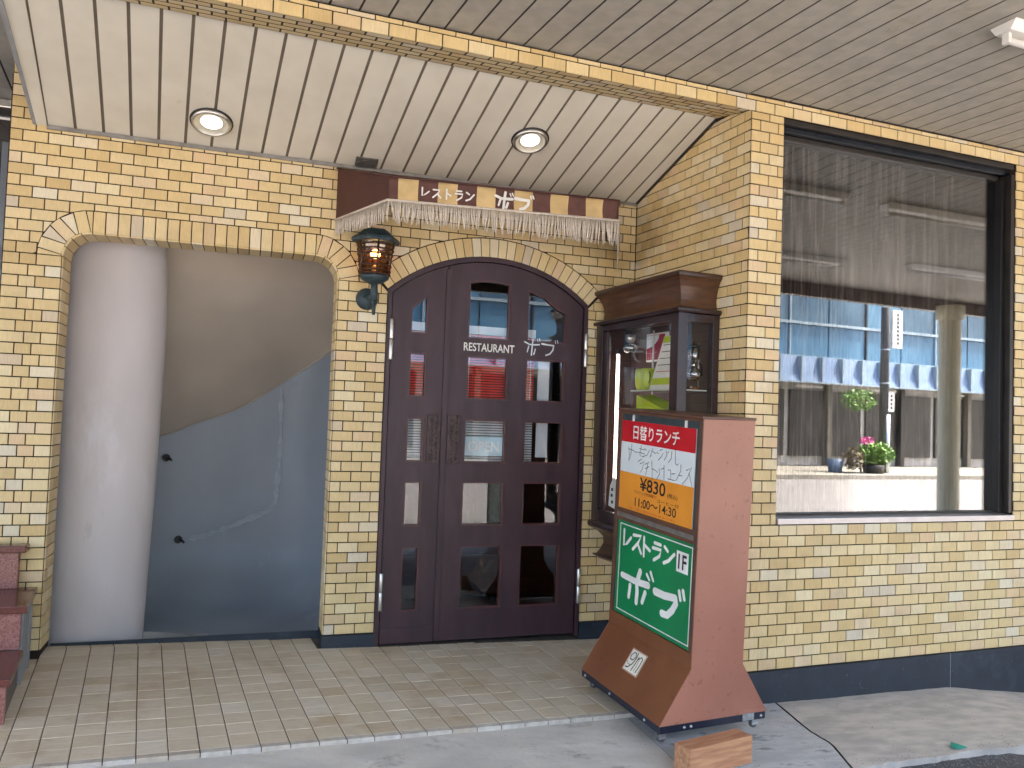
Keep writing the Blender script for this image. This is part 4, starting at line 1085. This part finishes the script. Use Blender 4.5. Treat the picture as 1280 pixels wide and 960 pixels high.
for k in range(5):
    z_ = .10 + k * .037; xl = -.135 + .14 * z_ / .30 + .02
    m_ = MB(); m_.prism([(xl, z_), (.08, z_), (.08, z_ + .004), (xl, z_ + .004)], -.0012, -.0002); m_.build('ruled_line', M_inkred if k == 0 else M_ink, t)
t = in_cab('open_booklet', (.575, -.17, 1.109), 'lime and white open booklet under the shelf of the cabinet', 'booklet')
m_ = MB(); m_.hexa([(-.17, -.05, .17), (.15, -.05, .13), (.15, .06, .15), (-.17, .06, .19)], [(-.17, -.05, .26), (.15, -.05, .17), (.15, .06, .19), (-.17, .06, .27)]); m_.build('booklet_cover', M_lime, t)
m_ = MB(); m_.box(-.20, -.12, .0, .01, .10, .24); m_.build('teal_back', mk("teal_card", (.05, .30, .26), rough=.5), t)
for (sx, oy, w_, lab, red) in ((.585, OD + .070, .18, 'long price label with small dark print low in the cabinet', False), (S1 - .095, -.19, .07, 'small white price label with red mark beside the cabinet post', True)):
    t = in_cab('price_label', (sx, oy, 1.235), lab, 'label', 0 if not red else rad(90))
    MB().box(-w_ / 2, w_ / 2, 0, .003, -.035, .04).build('card', M_paper, t)
    if red: MB().box(-.018, .022, -.0012, -.0002, .0, .018).build('red_mark', M_inkred, t)
    else:
        for k in range(5): MB().box(-.07 + k * .028, -.052 + k * .028, -.0012, -.0002, .0, .008).build('small_print', M_ink, t)
t = in_cab('siphon_coffee_maker', (S1 - .085, -.105, 1.4005), 'glass siphon coffee maker behind the narrow glass side of the cabinet', 'coffee maker', rad(90))
m_ = MB(); m_.lathe([(.001, 0), (.034, 0), (.036, .010), (.020, .016), (.001, .018)], (0, 0, 0), 18); m_.build('burner_base', M_coffee, t, smooth=True)
m_ = MB(); m_.lathe([(.001, .045), (.025, .050), (.040, .075), (.040, .095), (.025, .118), (.013, .130)], (0, 0, 0), 18); m_.build('lower_globe', M_cglass, t, smooth=True)
m_ = MB(); m_.lathe([(.001, .046), (.025, .051), (.036, .068), (.001, .069)], (0, 0, 0), 18); m_.build('coffee', M_coffee, t, smooth=True)
m_ = MB(); m_.lathe([(.013, .130), (.014, .150), (.030, .165), (.034, .235), (.032, .235), (.028, .168), (.001, .155)], (0, 0, 0), 18); m_.build('upper_chamber', M_cglass, t, smooth=True)
m_ = MB(); m_.lathe([(.036, .233), (.037, .243), (.001, .252)], (0, 0, 0), 18); m_.tube([(0, 0, .25), (0, 0, .27)], .006, 8); m_.build('chamber_lid', M_black, t, smooth=True)
m_ = MB(); m_.tube([(.048, .02, .012), (.048, .02, .26)], .004, 8); m_.tube([(.048, .02, .14), (.01, .004, .14)], .004, 8); m_.tube([(.05, .03, .012), (-.03, -.02, .012)], .005, 8); m_.build('stand', M_chrome, t, smooth=True)
m_ = MB(); m_.tube([(.048, .02, .15), (.075, .03, .14), (.078, .03, .08)], .007, 8); m_.build('handle', M_black, t, smooth=True)
cbl = MB(); cbl.tube([(.16, -.17, .352), (.155, -.16, .30), (.17, -.12, .2), (.14, -.06, .05), (.12, -.03, -.05)], .004, 6); cbl.build('power_cable', M_black, cb, smooth=True)
m_ = MB(); m_.box(.14, .18, -.19, -.15, .30, .34); m_.build('cable_clip', M_verd, cb, bevel=.004)
# note stuck inside the glass, low
t = in_cab('pinned_note', (.20, OD + .036, .76), 'white note with black marks taped low inside the cabinet glass', 'note')
m_ = MB(); m_.prism([(-.055, -.06), (.03, -.075), (.05, .09), (.0, .12), (-.04, .06)], 0, .002); m_.build('sheet', M_paper, t)
for (a, b) in ((-.012, .04), (-.016, .005), (-.01, -.035)): MB().box(a - .012, a + .010, -.0012, -.0002, b - .009, b + .009).build('ink_mark', M_ink, t)

# ------------------------------------------------------------------ standing sign
sg = empty('standing_sign', (1.8863, 3.0474, -.0856), 0, 'tall rust brown wheeled sign box with red, orange and green menu panels', 'sign')
Rs = Matrix(((.0864, .9963, -.0005), (-.9950, .0863, -.0495), (-.0493, .0048, .9988)))
sg.rotation_euler = Rs.to_euler()
w, dc, fe, t1, t2 = .7027, .2806, .151, .2324, 1.3249
# shell: profile in (y,z) extruded along x from -w to 0
prof = [(0, t2), (0, t1), (-fe, 0), (dc + fe, 0), (dc, t1), (dc, t2)]
m_ = MB()
m_.hexa([(-w, 0, t1), (0, 0, t1), (0, dc, t1), (-w, dc, t1)], [(-w, 0, t2), (0, 0, t2), (0, dc, t2), (-w, dc, t2)])
def side(name, x, nx):
    m2 = MB(); pts = [(p[0], p[1]) for p in prof]
    v = [(x, p[0], p[1]) for p in pts] + [(x - nx * .004, p[0], p[1]) for p in pts]; n = 6
    m2.add(v, [tuple(range(n)), tuple(range(2 * n - 1, n - 1, -1))] + [(i, i + n, (i + 1) % n + n, (i + 1) % n) for i in range(n)])
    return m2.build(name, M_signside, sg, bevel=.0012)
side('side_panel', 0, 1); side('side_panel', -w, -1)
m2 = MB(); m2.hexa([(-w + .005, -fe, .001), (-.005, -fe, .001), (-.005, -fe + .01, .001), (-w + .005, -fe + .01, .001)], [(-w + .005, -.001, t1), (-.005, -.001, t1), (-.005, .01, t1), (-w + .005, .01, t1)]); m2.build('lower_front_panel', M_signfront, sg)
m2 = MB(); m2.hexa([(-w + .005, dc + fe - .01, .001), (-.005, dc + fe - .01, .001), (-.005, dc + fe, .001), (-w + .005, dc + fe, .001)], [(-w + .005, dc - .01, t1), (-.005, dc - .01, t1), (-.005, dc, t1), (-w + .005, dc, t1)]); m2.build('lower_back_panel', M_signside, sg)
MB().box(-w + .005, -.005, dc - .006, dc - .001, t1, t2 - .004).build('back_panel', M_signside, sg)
MB().box(-w - .003, .003, -.012, dc + .004, t2 + .0005, t2 + .012).build('top_cap', M_signframe, sg, bevel=.003)
MB().box(-w + .005, -.005, .012, .03, t1, t2 - .002).build('light_box_back', M_dark, sg)
# frame rails on the face
for (a, b, c, d, m3, nm) in ((-w + .005, -.001, t1 + .001, .300, M_signfront, 'lower_rail'), (-w + .005, -.001, t2 - .014, t2 - .001, M_signframe, 'upper_rail'), (-w + .005, -.001, .772, .834, M_signframe, 'middle_rail'),
                             (-.024, -.001, .3005, t2 - .015, M_signframe, 'stile'), (-w + .005, -w + .036, .3005, t2 - .015, M_signframe, 'stile')):
    if nm == 'stile':
        MB().box(a, b, -.004, .011, .3005, .7715).build(nm, m3, sg, bevel=.001); MB().box(a, b, -.004, .011, .8345, t2 - .0145).build(nm, m3, sg, bevel=.001)
    else: MB().box(a, b, -.005, .011, c, d).build(nm, m3, sg, bevel=.0015)
MB().box(-w + .037, -.025, -.007, -.0055, .790, .812).build('aluminium_strip', M_alu, sg)
MB().box(-w + .037, -.025, .004, .008, .8345, t2 - .0145).build('inner_plate', M_verd, sg)
for x in (-.572, -.135): MB().box(x, x + .012, -.003, .0038, 1.2785, t2 - .015).build('hanging_clip', M_wht, sg)
# menu sheet: red / white / orange bands as three sheets on one backing
mp_ = MB().box(-.676, -.050, .0005, .0038, .8345, 1.278).build('menu_sheet', M_paper, sg)
MB().box(-.676, -.050, -.0006, .0003, 1.170, 1.278).build('red_band', M_pred, mp_)
MB().box(-.676, -.050, -.0006, .0003, 1.019, 1.1698).build('white_band', M_pwhite, mp_)
MB().box(-.676, -.050, -.0006, .0003, .8345, 1.0188).build('orange_band', M_porange, mp_)
y0s = -.0013
text_mesh('daily_lunch_lettering', '日替りランチ', (-.560, -.172, 1.188, 1.260), M_letter, mp_, y0s, thin=.016)
text_mesh('price_lettering', '¥830', (-.480, -.262, .944, 1.008), M_ink, mp_, y0s, thin=.014)
text_mesh('tax_lettering', '(税込)', (-.245, -.165, .940, .966), M_ink, mp_, y0s, thin=.0)
text_mesh('note_lettering', 'プラスドリンク サラダ付', (-.530, -.360, .923, .939), M_ink, mp_, y0s)
text_mesh('note_lettering', 'プラス100円で', (-.425, -.330, .9235, .9385), M_inkred, mp_, y0s - .0006, thin=.01)
text_mesh('note_lettering', 'コーヒー付', (-.325, -.150, .908, .925), M_ink, mp_, y0s)
text_mesh('hours_lettering', '11:00〜14:30', (-.515, -.170, .862, .904), M_ink, mp_, y0s, thin=.010)
text_mesh('note_lettering', '(土・日・祝日はお休みです)', (-.57, -.18, .838, .852), M_inkred, mp_, y0s)
# handwritten dish name
hw = [(p, (.0032, .0024)) for p in [[(-0.597,1.137),(-0.544,1.131)],[(-0.598,1.148),(-0.587,1.108),(-0.591,1.077)],[(-0.569,1.163),(-0.569,1.121),(-0.587,1.08)],[(-0.543,1.126),(-0.513,1.127)],[(-0.498,1.147),(-0.45,1.145)],[(-0.506,1.128),(-0.449,1.125)],[(-0.482,1.164),(-0.491,1.115),(-0.46,1.109)],[(-0.451,1.152),(-0.436,1.144)],[(-0.461,1.112),(-0.429,1.121),(-0.408,1.149)],[(-0.383,1.159),(-0.402,1.113),(-0.39,1.126)],[(-0.382,1.146),(-0.353,1.137)],[(-0.347,1.145),(-0.331,1.139)],[(-0.323,1.156),(-0.299,1.162)],[(-0.331,1.109),(-0.308,1.127),(-0.292,1.147)],[(-0.271,1.158),(-0.261,1.14),(-0.283,1.114)],[(-0.258,1.15),(-0.247,1.159)],[(-0.224,1.163),(-0.227,1.129),(-0.249,1.106)],[(-0.199,1.177),(-0.193,1.109),(-0.177,1.103),(-0.17,1.111)],[(-0.502,1.082),(-0.473,1.098)],[(-0.484,1.073),(-0.449,1.088),(-0.462,1.052),(-0.481,1.029)],[(-0.441,1.076),(-0.406,1.089)],[(-0.418,1.079),(-0.422,1.049),(-0.433,1.026)],[(-0.436,1.055),(-0.404,1.07)],[(-0.384,1.099),(-0.377,1.059),(-0.373,1.012)],[(-0.375,1.063),(-0.345,1.056)],[(-0.339,1.056),(-0.331,1.048)],[(-0.319,1.07),(-0.313,1.045),(-0.336,1.018)],[(-0.28,1.09),(-0.275,1.022)],[(-0.303,1.068),(-0.279,1.078)],[(-0.246,1.073),(-0.225,1.074),(-0.224,1.036)],[(-0.245,1.032),(-0.189,1.031)],[(-0.217,1.058),(-0.189,1.063)],[(-0.149,1.108),(-0.147,1.081),(-0.18,1.032)],[(-0.159,1.059),(-0.134,1.06)],[(-0.105,1.088),(-0.068,1.106),(-0.097,1.054),(-0.133,1.022)],[(-0.085,1.079),(-0.058,1.021)]]]
strokes('handwritten_menu', hw, M_ink, mp_, y0s)
# green panel
gp_ = MB().box(-.664, -.026, .002, .006, .303, .770).build('green_panel', M_pgreen, sg)
for (a, b, c, d) in ((-.640, -.034, .752, .757), (-.640, -.034, .320, .325), (-.640, -.635, .3255, .7515), (-.039, -.034, .3255, .7515)): MB().box(a, b, .0008, .0018, c, d).build('white_border', M_letter, gp_)
strokes('restaurant_katakana', [([(-0.602, 0.726), (-0.599, 0.649), (-0.571, 0.664), (-0.536, 0.698)], (.0165, .0165)),([(-0.515, 0.717), (-0.448, 0.724), (-0.472, 0.685), (-0.516, 0.647)], (.0165, .0165)),([(-0.471, 0.678), (-0.441, 0.642)], (.0165, .0165)),([(-0.42, 0.725), (-0.417, 0.635)], (.0165, .0165)),([(-0.414, 0.689), (-0.367, 0.671)], (.0165, .0165)),([(-0.33, 0.717), (-0.279, 0.717)], (.0165, .0165)),([(-0.343, 0.691), (-0.274, 0.694), (-0.285, 0.663), (-0.33, 0.636)], (.0165, .0165)),([(-0.247, 0.716), (-0.221, 0.701)], (.0165, .0165)),([(-0.248, 0.641), (-0.211, 0.659), (-0.169, 0.697)], (.0165, .0165))], M_letter, gp_, .0014)
MB().box(-.150, -.062, .0008, .0018, .628, .722).build('floor_plate', M_letter, gp_)
text_mesh('floor_lettering', '1F', (-.136, -.074, .642, .710), M_ink, gp_, .0002, thin=.02)
strokes('name_katakana', [([(-0.601, 0.5), (-0.486, 0.496), (-0.366, 0.504)], (0.03, 0.034)),([(-0.44, 0.553), (-0.466, 0.493), (-0.458, 0.452), (-0.462, 0.397)], (0.032, 0.028)),([(-0.523, 0.465), (-0.532, 0.406)], (0.026, 0.022)),([(-0.389, 0.464), (-0.411, 0.412)], (0.026, 0.024)),([(-0.382, 0.554), (-0.358, 0.533)], (0.016, 0.014)),([(-0.35, 0.571), (-0.325, 0.537)], (0.018, 0.014)),([(-0.306, 0.493), (-0.231, 0.493), (-0.146, 0.504)], (0.038, 0.034)),([(-0.146, 0.504), (-0.137, 0.483), (-0.164, 0.443), (-0.202, 0.41), (-0.244, 0.408)], (0.034, 0.034)),([(-0.119, 0.543), (-0.106, 0.507)], (0.019, 0.017)),([(-0.09, 0.552), (-0.077, 0.517)], (0.02, 0.018))], M_letter, gp_, .0014)
# the sloping front carries a cream sticker with a monogram
sk_e = empty('sticker', (0, 0, 0)); sk_e.parent = sg; sk_e.location = (-.3555, -.0565 - .0012, .145); ang = atan2(fe, t1)
sk_e.rotation_euler = (-ang, 0, 0)
MB().box(-.062, .062, -.0016, -.0004, -.057, .057).build('sticker_sheet', M_sticker, sk_e)
mono = []
mono.append(([(-.048, .020), (-.035, .040), (-.018, .040), (-.010, .022), (-.022, .004), (-.040, .004), (-.048, .020)], .0055))
mono.append(([(-.006, .044), (-.002, .020), (-.010, -.012), (-.030, -.036), (-.046, -.038)], .0065))
mono.append(([(.004, -.040), (.010, -.005), (.012, .030)], .006)); mono.append(([(.012, .018), (.030, .036), (.044, .028), (.044, -.005), (.040, -.038)], .006))
mono.append(([(-.050, -.010), (-.040, -.022), (-.024, -.020)], .003)); mono.append(([(.022, .020), (.026, -.010), (.024, -.036)], .003))
strokes('monogram', mono, M_ink, sk_e, -.0020)
MB().plate([[(-.062, -.057), (.062, -.057), (.062, .057), (-.062, .057)], [(-.056, -.051), (-.056, .051), (.056, .051), (.056, -.051)]], -.0022, -.0017).build('sticker_border', mk("pinkish_border", (.50, .30, .20), rough=.6), sk_e)
# skirt, bolts, casters
for (x0_, x1_, ya, yb2) in ((-w + .004, -.004, -fe + .004, -fe + .020), (-w + .004, -.004, dc + fe - .02, dc + fe - .004), (-.020, -.004, -fe + .021, dc + fe - .021), (-w + .004, -w + .02, -fe + .021, dc + fe - .021)):
    MB().box(x0_, x1_, ya, yb2, -.034, -.0005).build('skirt', M_dkblue, sg, bevel=.001)
for (x, y, nx) in ((-.12, -fe + .003, 0), (-.42, -fe + .003, 0), (-.66, -fe + .003, 0), (-.003, -.02, 1), (-.003, .015, 1), (-.003, dc + fe - .03, 1)):
    m2 = MB(); m2.sphere((x, y, -.018), .007, 8, 5); m2.build('bolt', M_caster, sg, smooth=True)
for (x, y) in ((-.035, -fe + .035), (-.035, dc + fe - .045), (-w + .05, -fe + .05), (-w + .05, dc + fe - .05)):
    cst = MB(); cst.box(x - .018, x + .018, y - .022, y + .022, -.040, -.0345); cst.hexa([(x - .014, y - .016, -.066), (x - .010, y - .016, -.066), (x - .010, y + .016, -.066), (x - .014, y + .016, -.066)], [(x - .016, y - .02, -.040), (x - .012, y - .02, -.040), (x - .012, y + .02, -.040), (x - .016, y + .02, -.040)])
    cst.box(x + .010, x + .014, y - .016, y + .016, -.066, -.040); c_ = cst.build('caster', M_caster, sg)
    wh = MB(); v0_ = len(wh.v); wh.lathe([(.001, -.009), (.014, -.009), (.021, -.006), (.021, .006), (.014, .009), (.001, .009)], (0, 0, 0), 16, 'y')
    for i in range(len(wh.v)): a, b, c = wh.v[i]; wh.v[i] = (x + b * 1., y + a, -.062 + c)
    wh.build('wheel', M_tyre, c_, smooth=True)
MB().box(-.003, .0, .295, .36, -.030, .004).build('silver_tape', M_caster, sg)

# wood block under the near side
wb = MB(); wb.box(-.185, .185, -.045, .045, 0, .116); o = wb.build('timber_block', M_block, None, bevel=.006)
o.location = (1.915, 2.895, -.212); o.rotation_euler = (0, rad(1.5), rad(14)); tag(o, 'sawn orange timber block wedged on the ground against the wheeled sign', 'timber block')
o.scale = (1, 1, 1)

# ------------------------------------------------------------------ granite steps on the left
gs = empty('granite_steps', (0, 0, 0), 0, 'red granite steps with polished brown treads at the left edge beside the pier', 'steps')
sx = lambda y: -.957 + (4.469 - y) * .125          # the side of the flight runs with the paving joints
def stone(name, e, y0_, y1_, z0_, z1_, mat, bev=.003, xl=-2.3):
    m_ = MB(); m_.hexa([(xl, y0_, z0_), (sx(y0_) + e, y0_, z0_), (sx(y1_) + e, y1_, z0_), (xl, y1_, z0_)], [(xl, y0_, z1_), (sx(y0_) + e, y0_, z1_), (sx(y1_) + e, y1_, z1_), (xl, y1_, z1_)])
    return m_.build(name, mat, gs, bevel=bev)
MB().box(-2.3, -1.037, 4.500, 4.541, .284, .463).build('pedestal_block', M_granite, gs, bevel=.002)
MB().box(-2.3, -.998, 4.462, 4.541, .464, .500).build('cap_stone', M_granites, gs, bevel=.006)
stone('tread', .012, 4.115, 4.538, .250, .283, M_granites, .004)
stone('riser_stone', -.012, 4.130, 4.17, .086, .249, M_granite)
stone('side_stone', -.004, 4.171, 4.538, -.2, .249, M_gstone, .002, -1.3)
stone('tread', .006, 3.700, 4.128, .055, .085, M_granites, .004)
stone('riser_stone', -.010, 3.715, 3.76, -.25, .054, M_granite)
stone('side_stone', -.016, 3.761, 4.17, -.2, .054, mk("shaded_side_stone", (.15, .13, .11), rough=.7), .002, -1.3)  # shade of the step's flank is put into this darker stone colour
MB().box(-.962, -.948, 4.40, 4.425, -.2, .249).build('edge_strip', M_gstone, gs, bevel=.001)

# neighbouring shopfront on the far left
ns = empty('neighbour_shopfront', (0, 0, 0), 0, 'dark glazed neighbouring shopfront with chrome header at the far left edge', 'shopfront')
MB().box(-3.6, -1.205, 5.20, 5.26, 2.90, 2.95).build('chrome_header', M_chrome, ns, bevel=.006)
MB().box(-3.6, -1.205, 5.22, 5.26, 2.86, 2.899).build('dark_header', M_bronze, ns)
MB().box(-1.262, -1.205, 5.19, 5.25, .5, 2.859).build('jamb', M_bronze, ns, bevel=.003)
MB().box(-3.6, -1.263, 5.23, 5.24, .5, 2.859).build('glass_pane', M_gdoor, ns)
MB().box(-3.6, -1.205, 5.6, 5.7, -.2, 2.95).build('shop_interior', M_dark, ns)
MB().box(-3.6, -1.205, 5.16, 5.5, -.2, .499).build('plinth', M_granite, ns)
MB().box(-3.7, -3.6, 4.2, 5.6, -.3, 3.0).build('end_wall', M_conc, ns)

# ------------------------------------------------------------------ canopy fluorescent lamps
def fluo(x, y, lab):
    r = empty('fluorescent_lamp', (x, y, ZO), aW, lab, 'ceiling light', 'fluorescent lamps under the canopy')
    m_ = MB(); m_.hexa([(0, -.035, -.040), (1.28, -.035, -.040), (1.28, .035, -.040), (0, .035, -.040)], [(0, -.060, -.001), (1.28, -.060, -.001), (1.28, .060, -.001), (0, .060, -.001)]); m_.build('housing', M_wht, r, bevel=.003)
    for ex in (.015, 1.245): MB().box(ex, ex + .02, -.016, .016, -.085, -.041).build('tube_socket', M_wht, r, bevel=.003)
    m_ = MB(); m_.tube([(.036, 0, -.068), (1.244, 0, -.068)], .0145, 14); m_.build('tube', M_wht, r, smooth=True)
fluo(2.955, 2.455, 'white fluorescent batten on the canopy ceiling at the top right corner of the photo')
fluo(4.66, 2.48, 'fluorescent batten on the canopy ceiling mirrored highest in the window')
fluo(4.72, .70, 'fluorescent batten near the street edge, mirrored left in the window')
fluo(6.68, .98, 'fluorescent batten near the street edge, mirrored beside the cream post')

# ------------------------------------------------------------------ across the street (seen in the glass)
cp_ = empty('canopy_post', (8.56, -.02, -.34), 0, 'cream round canopy post at the kerb mirrored in the window', 'post')
m_ = MB(); m_.lathe([(.125, 0), (.125, 3.12)], (0, 0, 0), 28); m_.build('shaft', M_cpost, cp_, smooth=True)
m_ = MB(); m_.lathe([(.126, 2.95), (.16, 2.97), (.16, 3.13), (.126, 3.13)], (0, 0, 0), 28); m_.build('collar', M_cpost, cp_, smooth=True)
m_ = MB(); m_.tube([(-.13, .03, .55), (-.09, .10, .56), (.09, .10, .56), (.13, .03, .55)], .02, 6); m_.build('strap', M_bronze, cp_, smooth=True)
FY = -15.4
bd = empty('blue_fronted_building', (20, FY, -.19), 0, 'blue panelled building across the street, mirrored in the window glass', 'building')
MB().box(-34, 34, -8, -.25, 0, 10).build('building_wall', M_conc, bd)
for k in range(-18, 18):
    x = k * 1.85
    MB().box(x + .03, x + 1.82, -.24, -.12, 4.02, 5.15).build('spandrel_panel', M_bluef, bd)
    MB().box(x + .03, x + 1.82, -.24, -.12, 5.27, 7.3).build('upper_window', M_bluef if k % 5 == 2 else M_blued, bd)
    MB().box(x + .03, x + 1.82, -.24, -.12, 7.45, 9.9).build('upper_panel', M_bluef, bd)
    if k % 2 == 0: MB().box(x - .04, x + .028, -.24, -.06, 4.0, 9.9).build('mullion', M_bluew if k % 4 == 0 else M_bronze, bd)
    MB().box(x + .12, x + 1.70, -.24, -.15, .35, 2.75).build('shop_glass', M_shopd, bd)
    if k % 2: MB().box(x - .10, x + .10, -.24, .02, 0, 2.98).build('shop_pillar', M_shopw if k % 3 else M_shopd, bd)
MB().box(-34, 34, -.20, -.02, 5.16, 5.26).build('rail', M_bluew, bd); MB().box(-34, 34, -.20, -.02, 3.96, 4.01).build('rail', M_bluew, bd)
m_ = MB(); m_.hexa([(-34, -.2, 3.02), (34, -.2, 3.02), (34, .75, 3.02), (-34, .75, 3.02)], [(-34, -.2, 3.95), (34, -.2, 3.95), (34, .55, 3.90), (-34, .55, 3.90)]); m_.build('shop_awning', M_band, bd)
for k in range(70): MB().box(-33.5 + k * .95, -33.45 + k * .95, .56, .79, 3.03, 3.9).build('awning_rib', M_bluew, bd)
MB().box(-34, 34, .70, .80, 2.96, 3.015).build('awning_edge', M_bluew, bd)
for k in range(-9, 9): 
    MB().box(k * 3.7, k * 3.7 + 1.3, .1, .2, 2.84, 2.90).build('soffit_lamp', M_wht, bd)
pl = empty('utility_pole', (20.9, -12.1, -.19), 0, 'grey utility pole across the street mirrored in the middle of the window', 'pole')
m_ = MB(); m_.tube([(0, 0, 0), (0, 0, 9)], [.15, .11], 16); m_.build('shaft', M_pole, pl, smooth=True)
m_ = MB(); m_.tube([(.05, .06, 0), (.05, .06, 1.9)], .115, 14); m_.build('sleeve', M_steelb, pl, smooth=True)
MB().box(.28, .72, -.05, .05, 4.1, 5.35).build('vertical_signboard', M_letter, pl, bevel=.01)
for k in range(8): MB().box(.46, .56, .051, .056, 4.22 + k * .135, 4.30 + k * .135).build('sign_mark', M_ink, pl)
MB().box(.0, .24, .16, .19, 2.0, 2.62).build('address_plate', M_letter, pl)
for k in range(4): MB().box(.07, .16, .191, .195, 2.08 + k * .13, 2.16 + k * .13).build('plate_mark', M_ink, pl)
for zz in (2.9, 4.0, 5.4): m_ = MB(); m_.lathe([(.15, 0), (.155, .02), (.15, .04)], (0, 0, zz), 16); m_.build('pole_band', M_steelb, pl)
def foliage(parent, name, mat, n, c, r, ls, seed):
    rnd = random.Random(seed); m_ = MB()
    for i in range(n):
        while True:
            p = Vector((rnd.uniform(-1, 1), rnd.uniform(-1, 1), rnd.uniform(-1, 1)))
            if p.length < 1 and p.length > .3: break
        p = Vector((c[0] + p.x * r[0], c[1] + p.y * r[1], c[2] + p.z * r[2])); a = rnd.uniform(0, 6.28); b = rnd.uniform(-.9, .9)
        u = Vector((cos(a) * cos(b), sin(a) * cos(b), sin(b))); q = u.cross(Vector((rnd.uniform(-1, 1), rnd.uniform(-1, 1), 1))).normalized(); l = ls * rnd.uniform(.6, 1.3)
        m_.add([p - u * l, p + q * l * .35, p + u * l, p - q * l * .35], [(0, 1, 2, 3)])
    o = meshobj(name, m_.v, m_.f, mat, parent); o["kind"] = "stuff"; return o
pt = empty('potted_shrub', (20.3, -11.95, -.19), 0, 'bright green potted shrub with pink flowers at the foot of the mirrored pole', 'plant')
m_ = MB(); m_.lathe([(.001, 0), (.28, 0), (.36, .28), (.33, .28), (.001, .24)], (0, 0, 0), 20); m_.build('planter', M_bronze, pt, smooth=True)
foliage(pt, 'leaves', M_leaf, 900, (.1, 0, .62), (.72, .4, .40), .10, 3); foliage(pt, 'flowers', M_pink, 90, (-.35, .05, 1.05), (.28, .2, .12), .06, 5)
foliage(pt, 'dry_leaves', M_leafr, 260, (-.85, 0, .45), (.35, .3, .40), .09, 6)
for k in range(5): MB().tube([(-.1 + k * .05, 0, .25), (-.3 + k * .15, 0, .75)], .012, 5).build('stem', M_bark, pt)
p2 = empty('potted_sapling', (19.6, -12.3, -.19), 0, 'slender sapling in a blue grey bucket left of the flowering shrub, mirrored in the window', 'tree')
m_ = MB(); m_.lathe([(.001, 0), (.20, 0), (.26, .42), (.23, .42), (.001, .38)], (-.55, 0, 0), 20); m_.build('bucket', M_pot, p2, smooth=True)
MB().tube([(.55, 0, 0), (.5, 0, .9), (.42, .02, 1.6), (.45, 0, 2.3)], [.03, .026, .02, .01], 8).build('trunk', M_bark, p2)
foliage(p2, 'crown', M_leaf, 420, (.40, 0, 2.35), (.72, .4, .38), .09, 9)

# small teal wrapper on the apron
xw_, yw_ = 3.22, 2.87
tw_ = MB(); tw_.add([(-.035, -.02, .004), (.03, -.028, .010), (.042, .012, .004), (-.01, .03, .016), (-.04, .01, .006), (0, 0, .018)], [(0, 1, 5), (1, 2, 5), (2, 3, 5), (3, 4, 5), (4, 0, 5)])
o = tw_.build('crumpled_wrapper', M_teal); o.location = (xw_, yw_, apron_z(xw_, yw_)); tag(o, 'tiny crumpled teal wrapper lying at the street edge of the pavement', 'litter')

# grit and small stones where the asphalt meets the apron
rg = random.Random(11); m_ = MB()
for i in range(2600):
    x = rg.uniform(1.6, 4.6); e = rg.gauss(0, .07) if i % 3 else rg.uniform(-1.2, .02); y = asph_y(x) - abs(e) if i % 5 else asph_y(x) + abs(e) * .6
    if y < 1.9: continue
    z = road_z(x, y) if y < asph_y(x) else apron_z(x, y); r = rg.uniform(.0012, .0042) * (1.4 if y < asph_y(x) else .8)
    a = rg.uniform(0, 6.28); c_, s_ = cos(a) * r, sin(a) * r
    m_.add([(x + c_, y + s_, z), (x - s_, y + c_ * .8, z), (x - c_ * 1.2, y - s_, z), (x + s_, y - c_, z), (x, y, z + r * .9)], [(0, 1, 4), (1, 2, 4), (2, 3, 4), (3, 0, 4)])
o = meshobj('grit', m_.v, m_.f, mk("grey_grit", (.22, .21, .20), (.10, .10, .10), rough=.9, scale=300)); o["kind"] = "stuff"; o["label"] = "loose grit along the rough street edge of the apron"
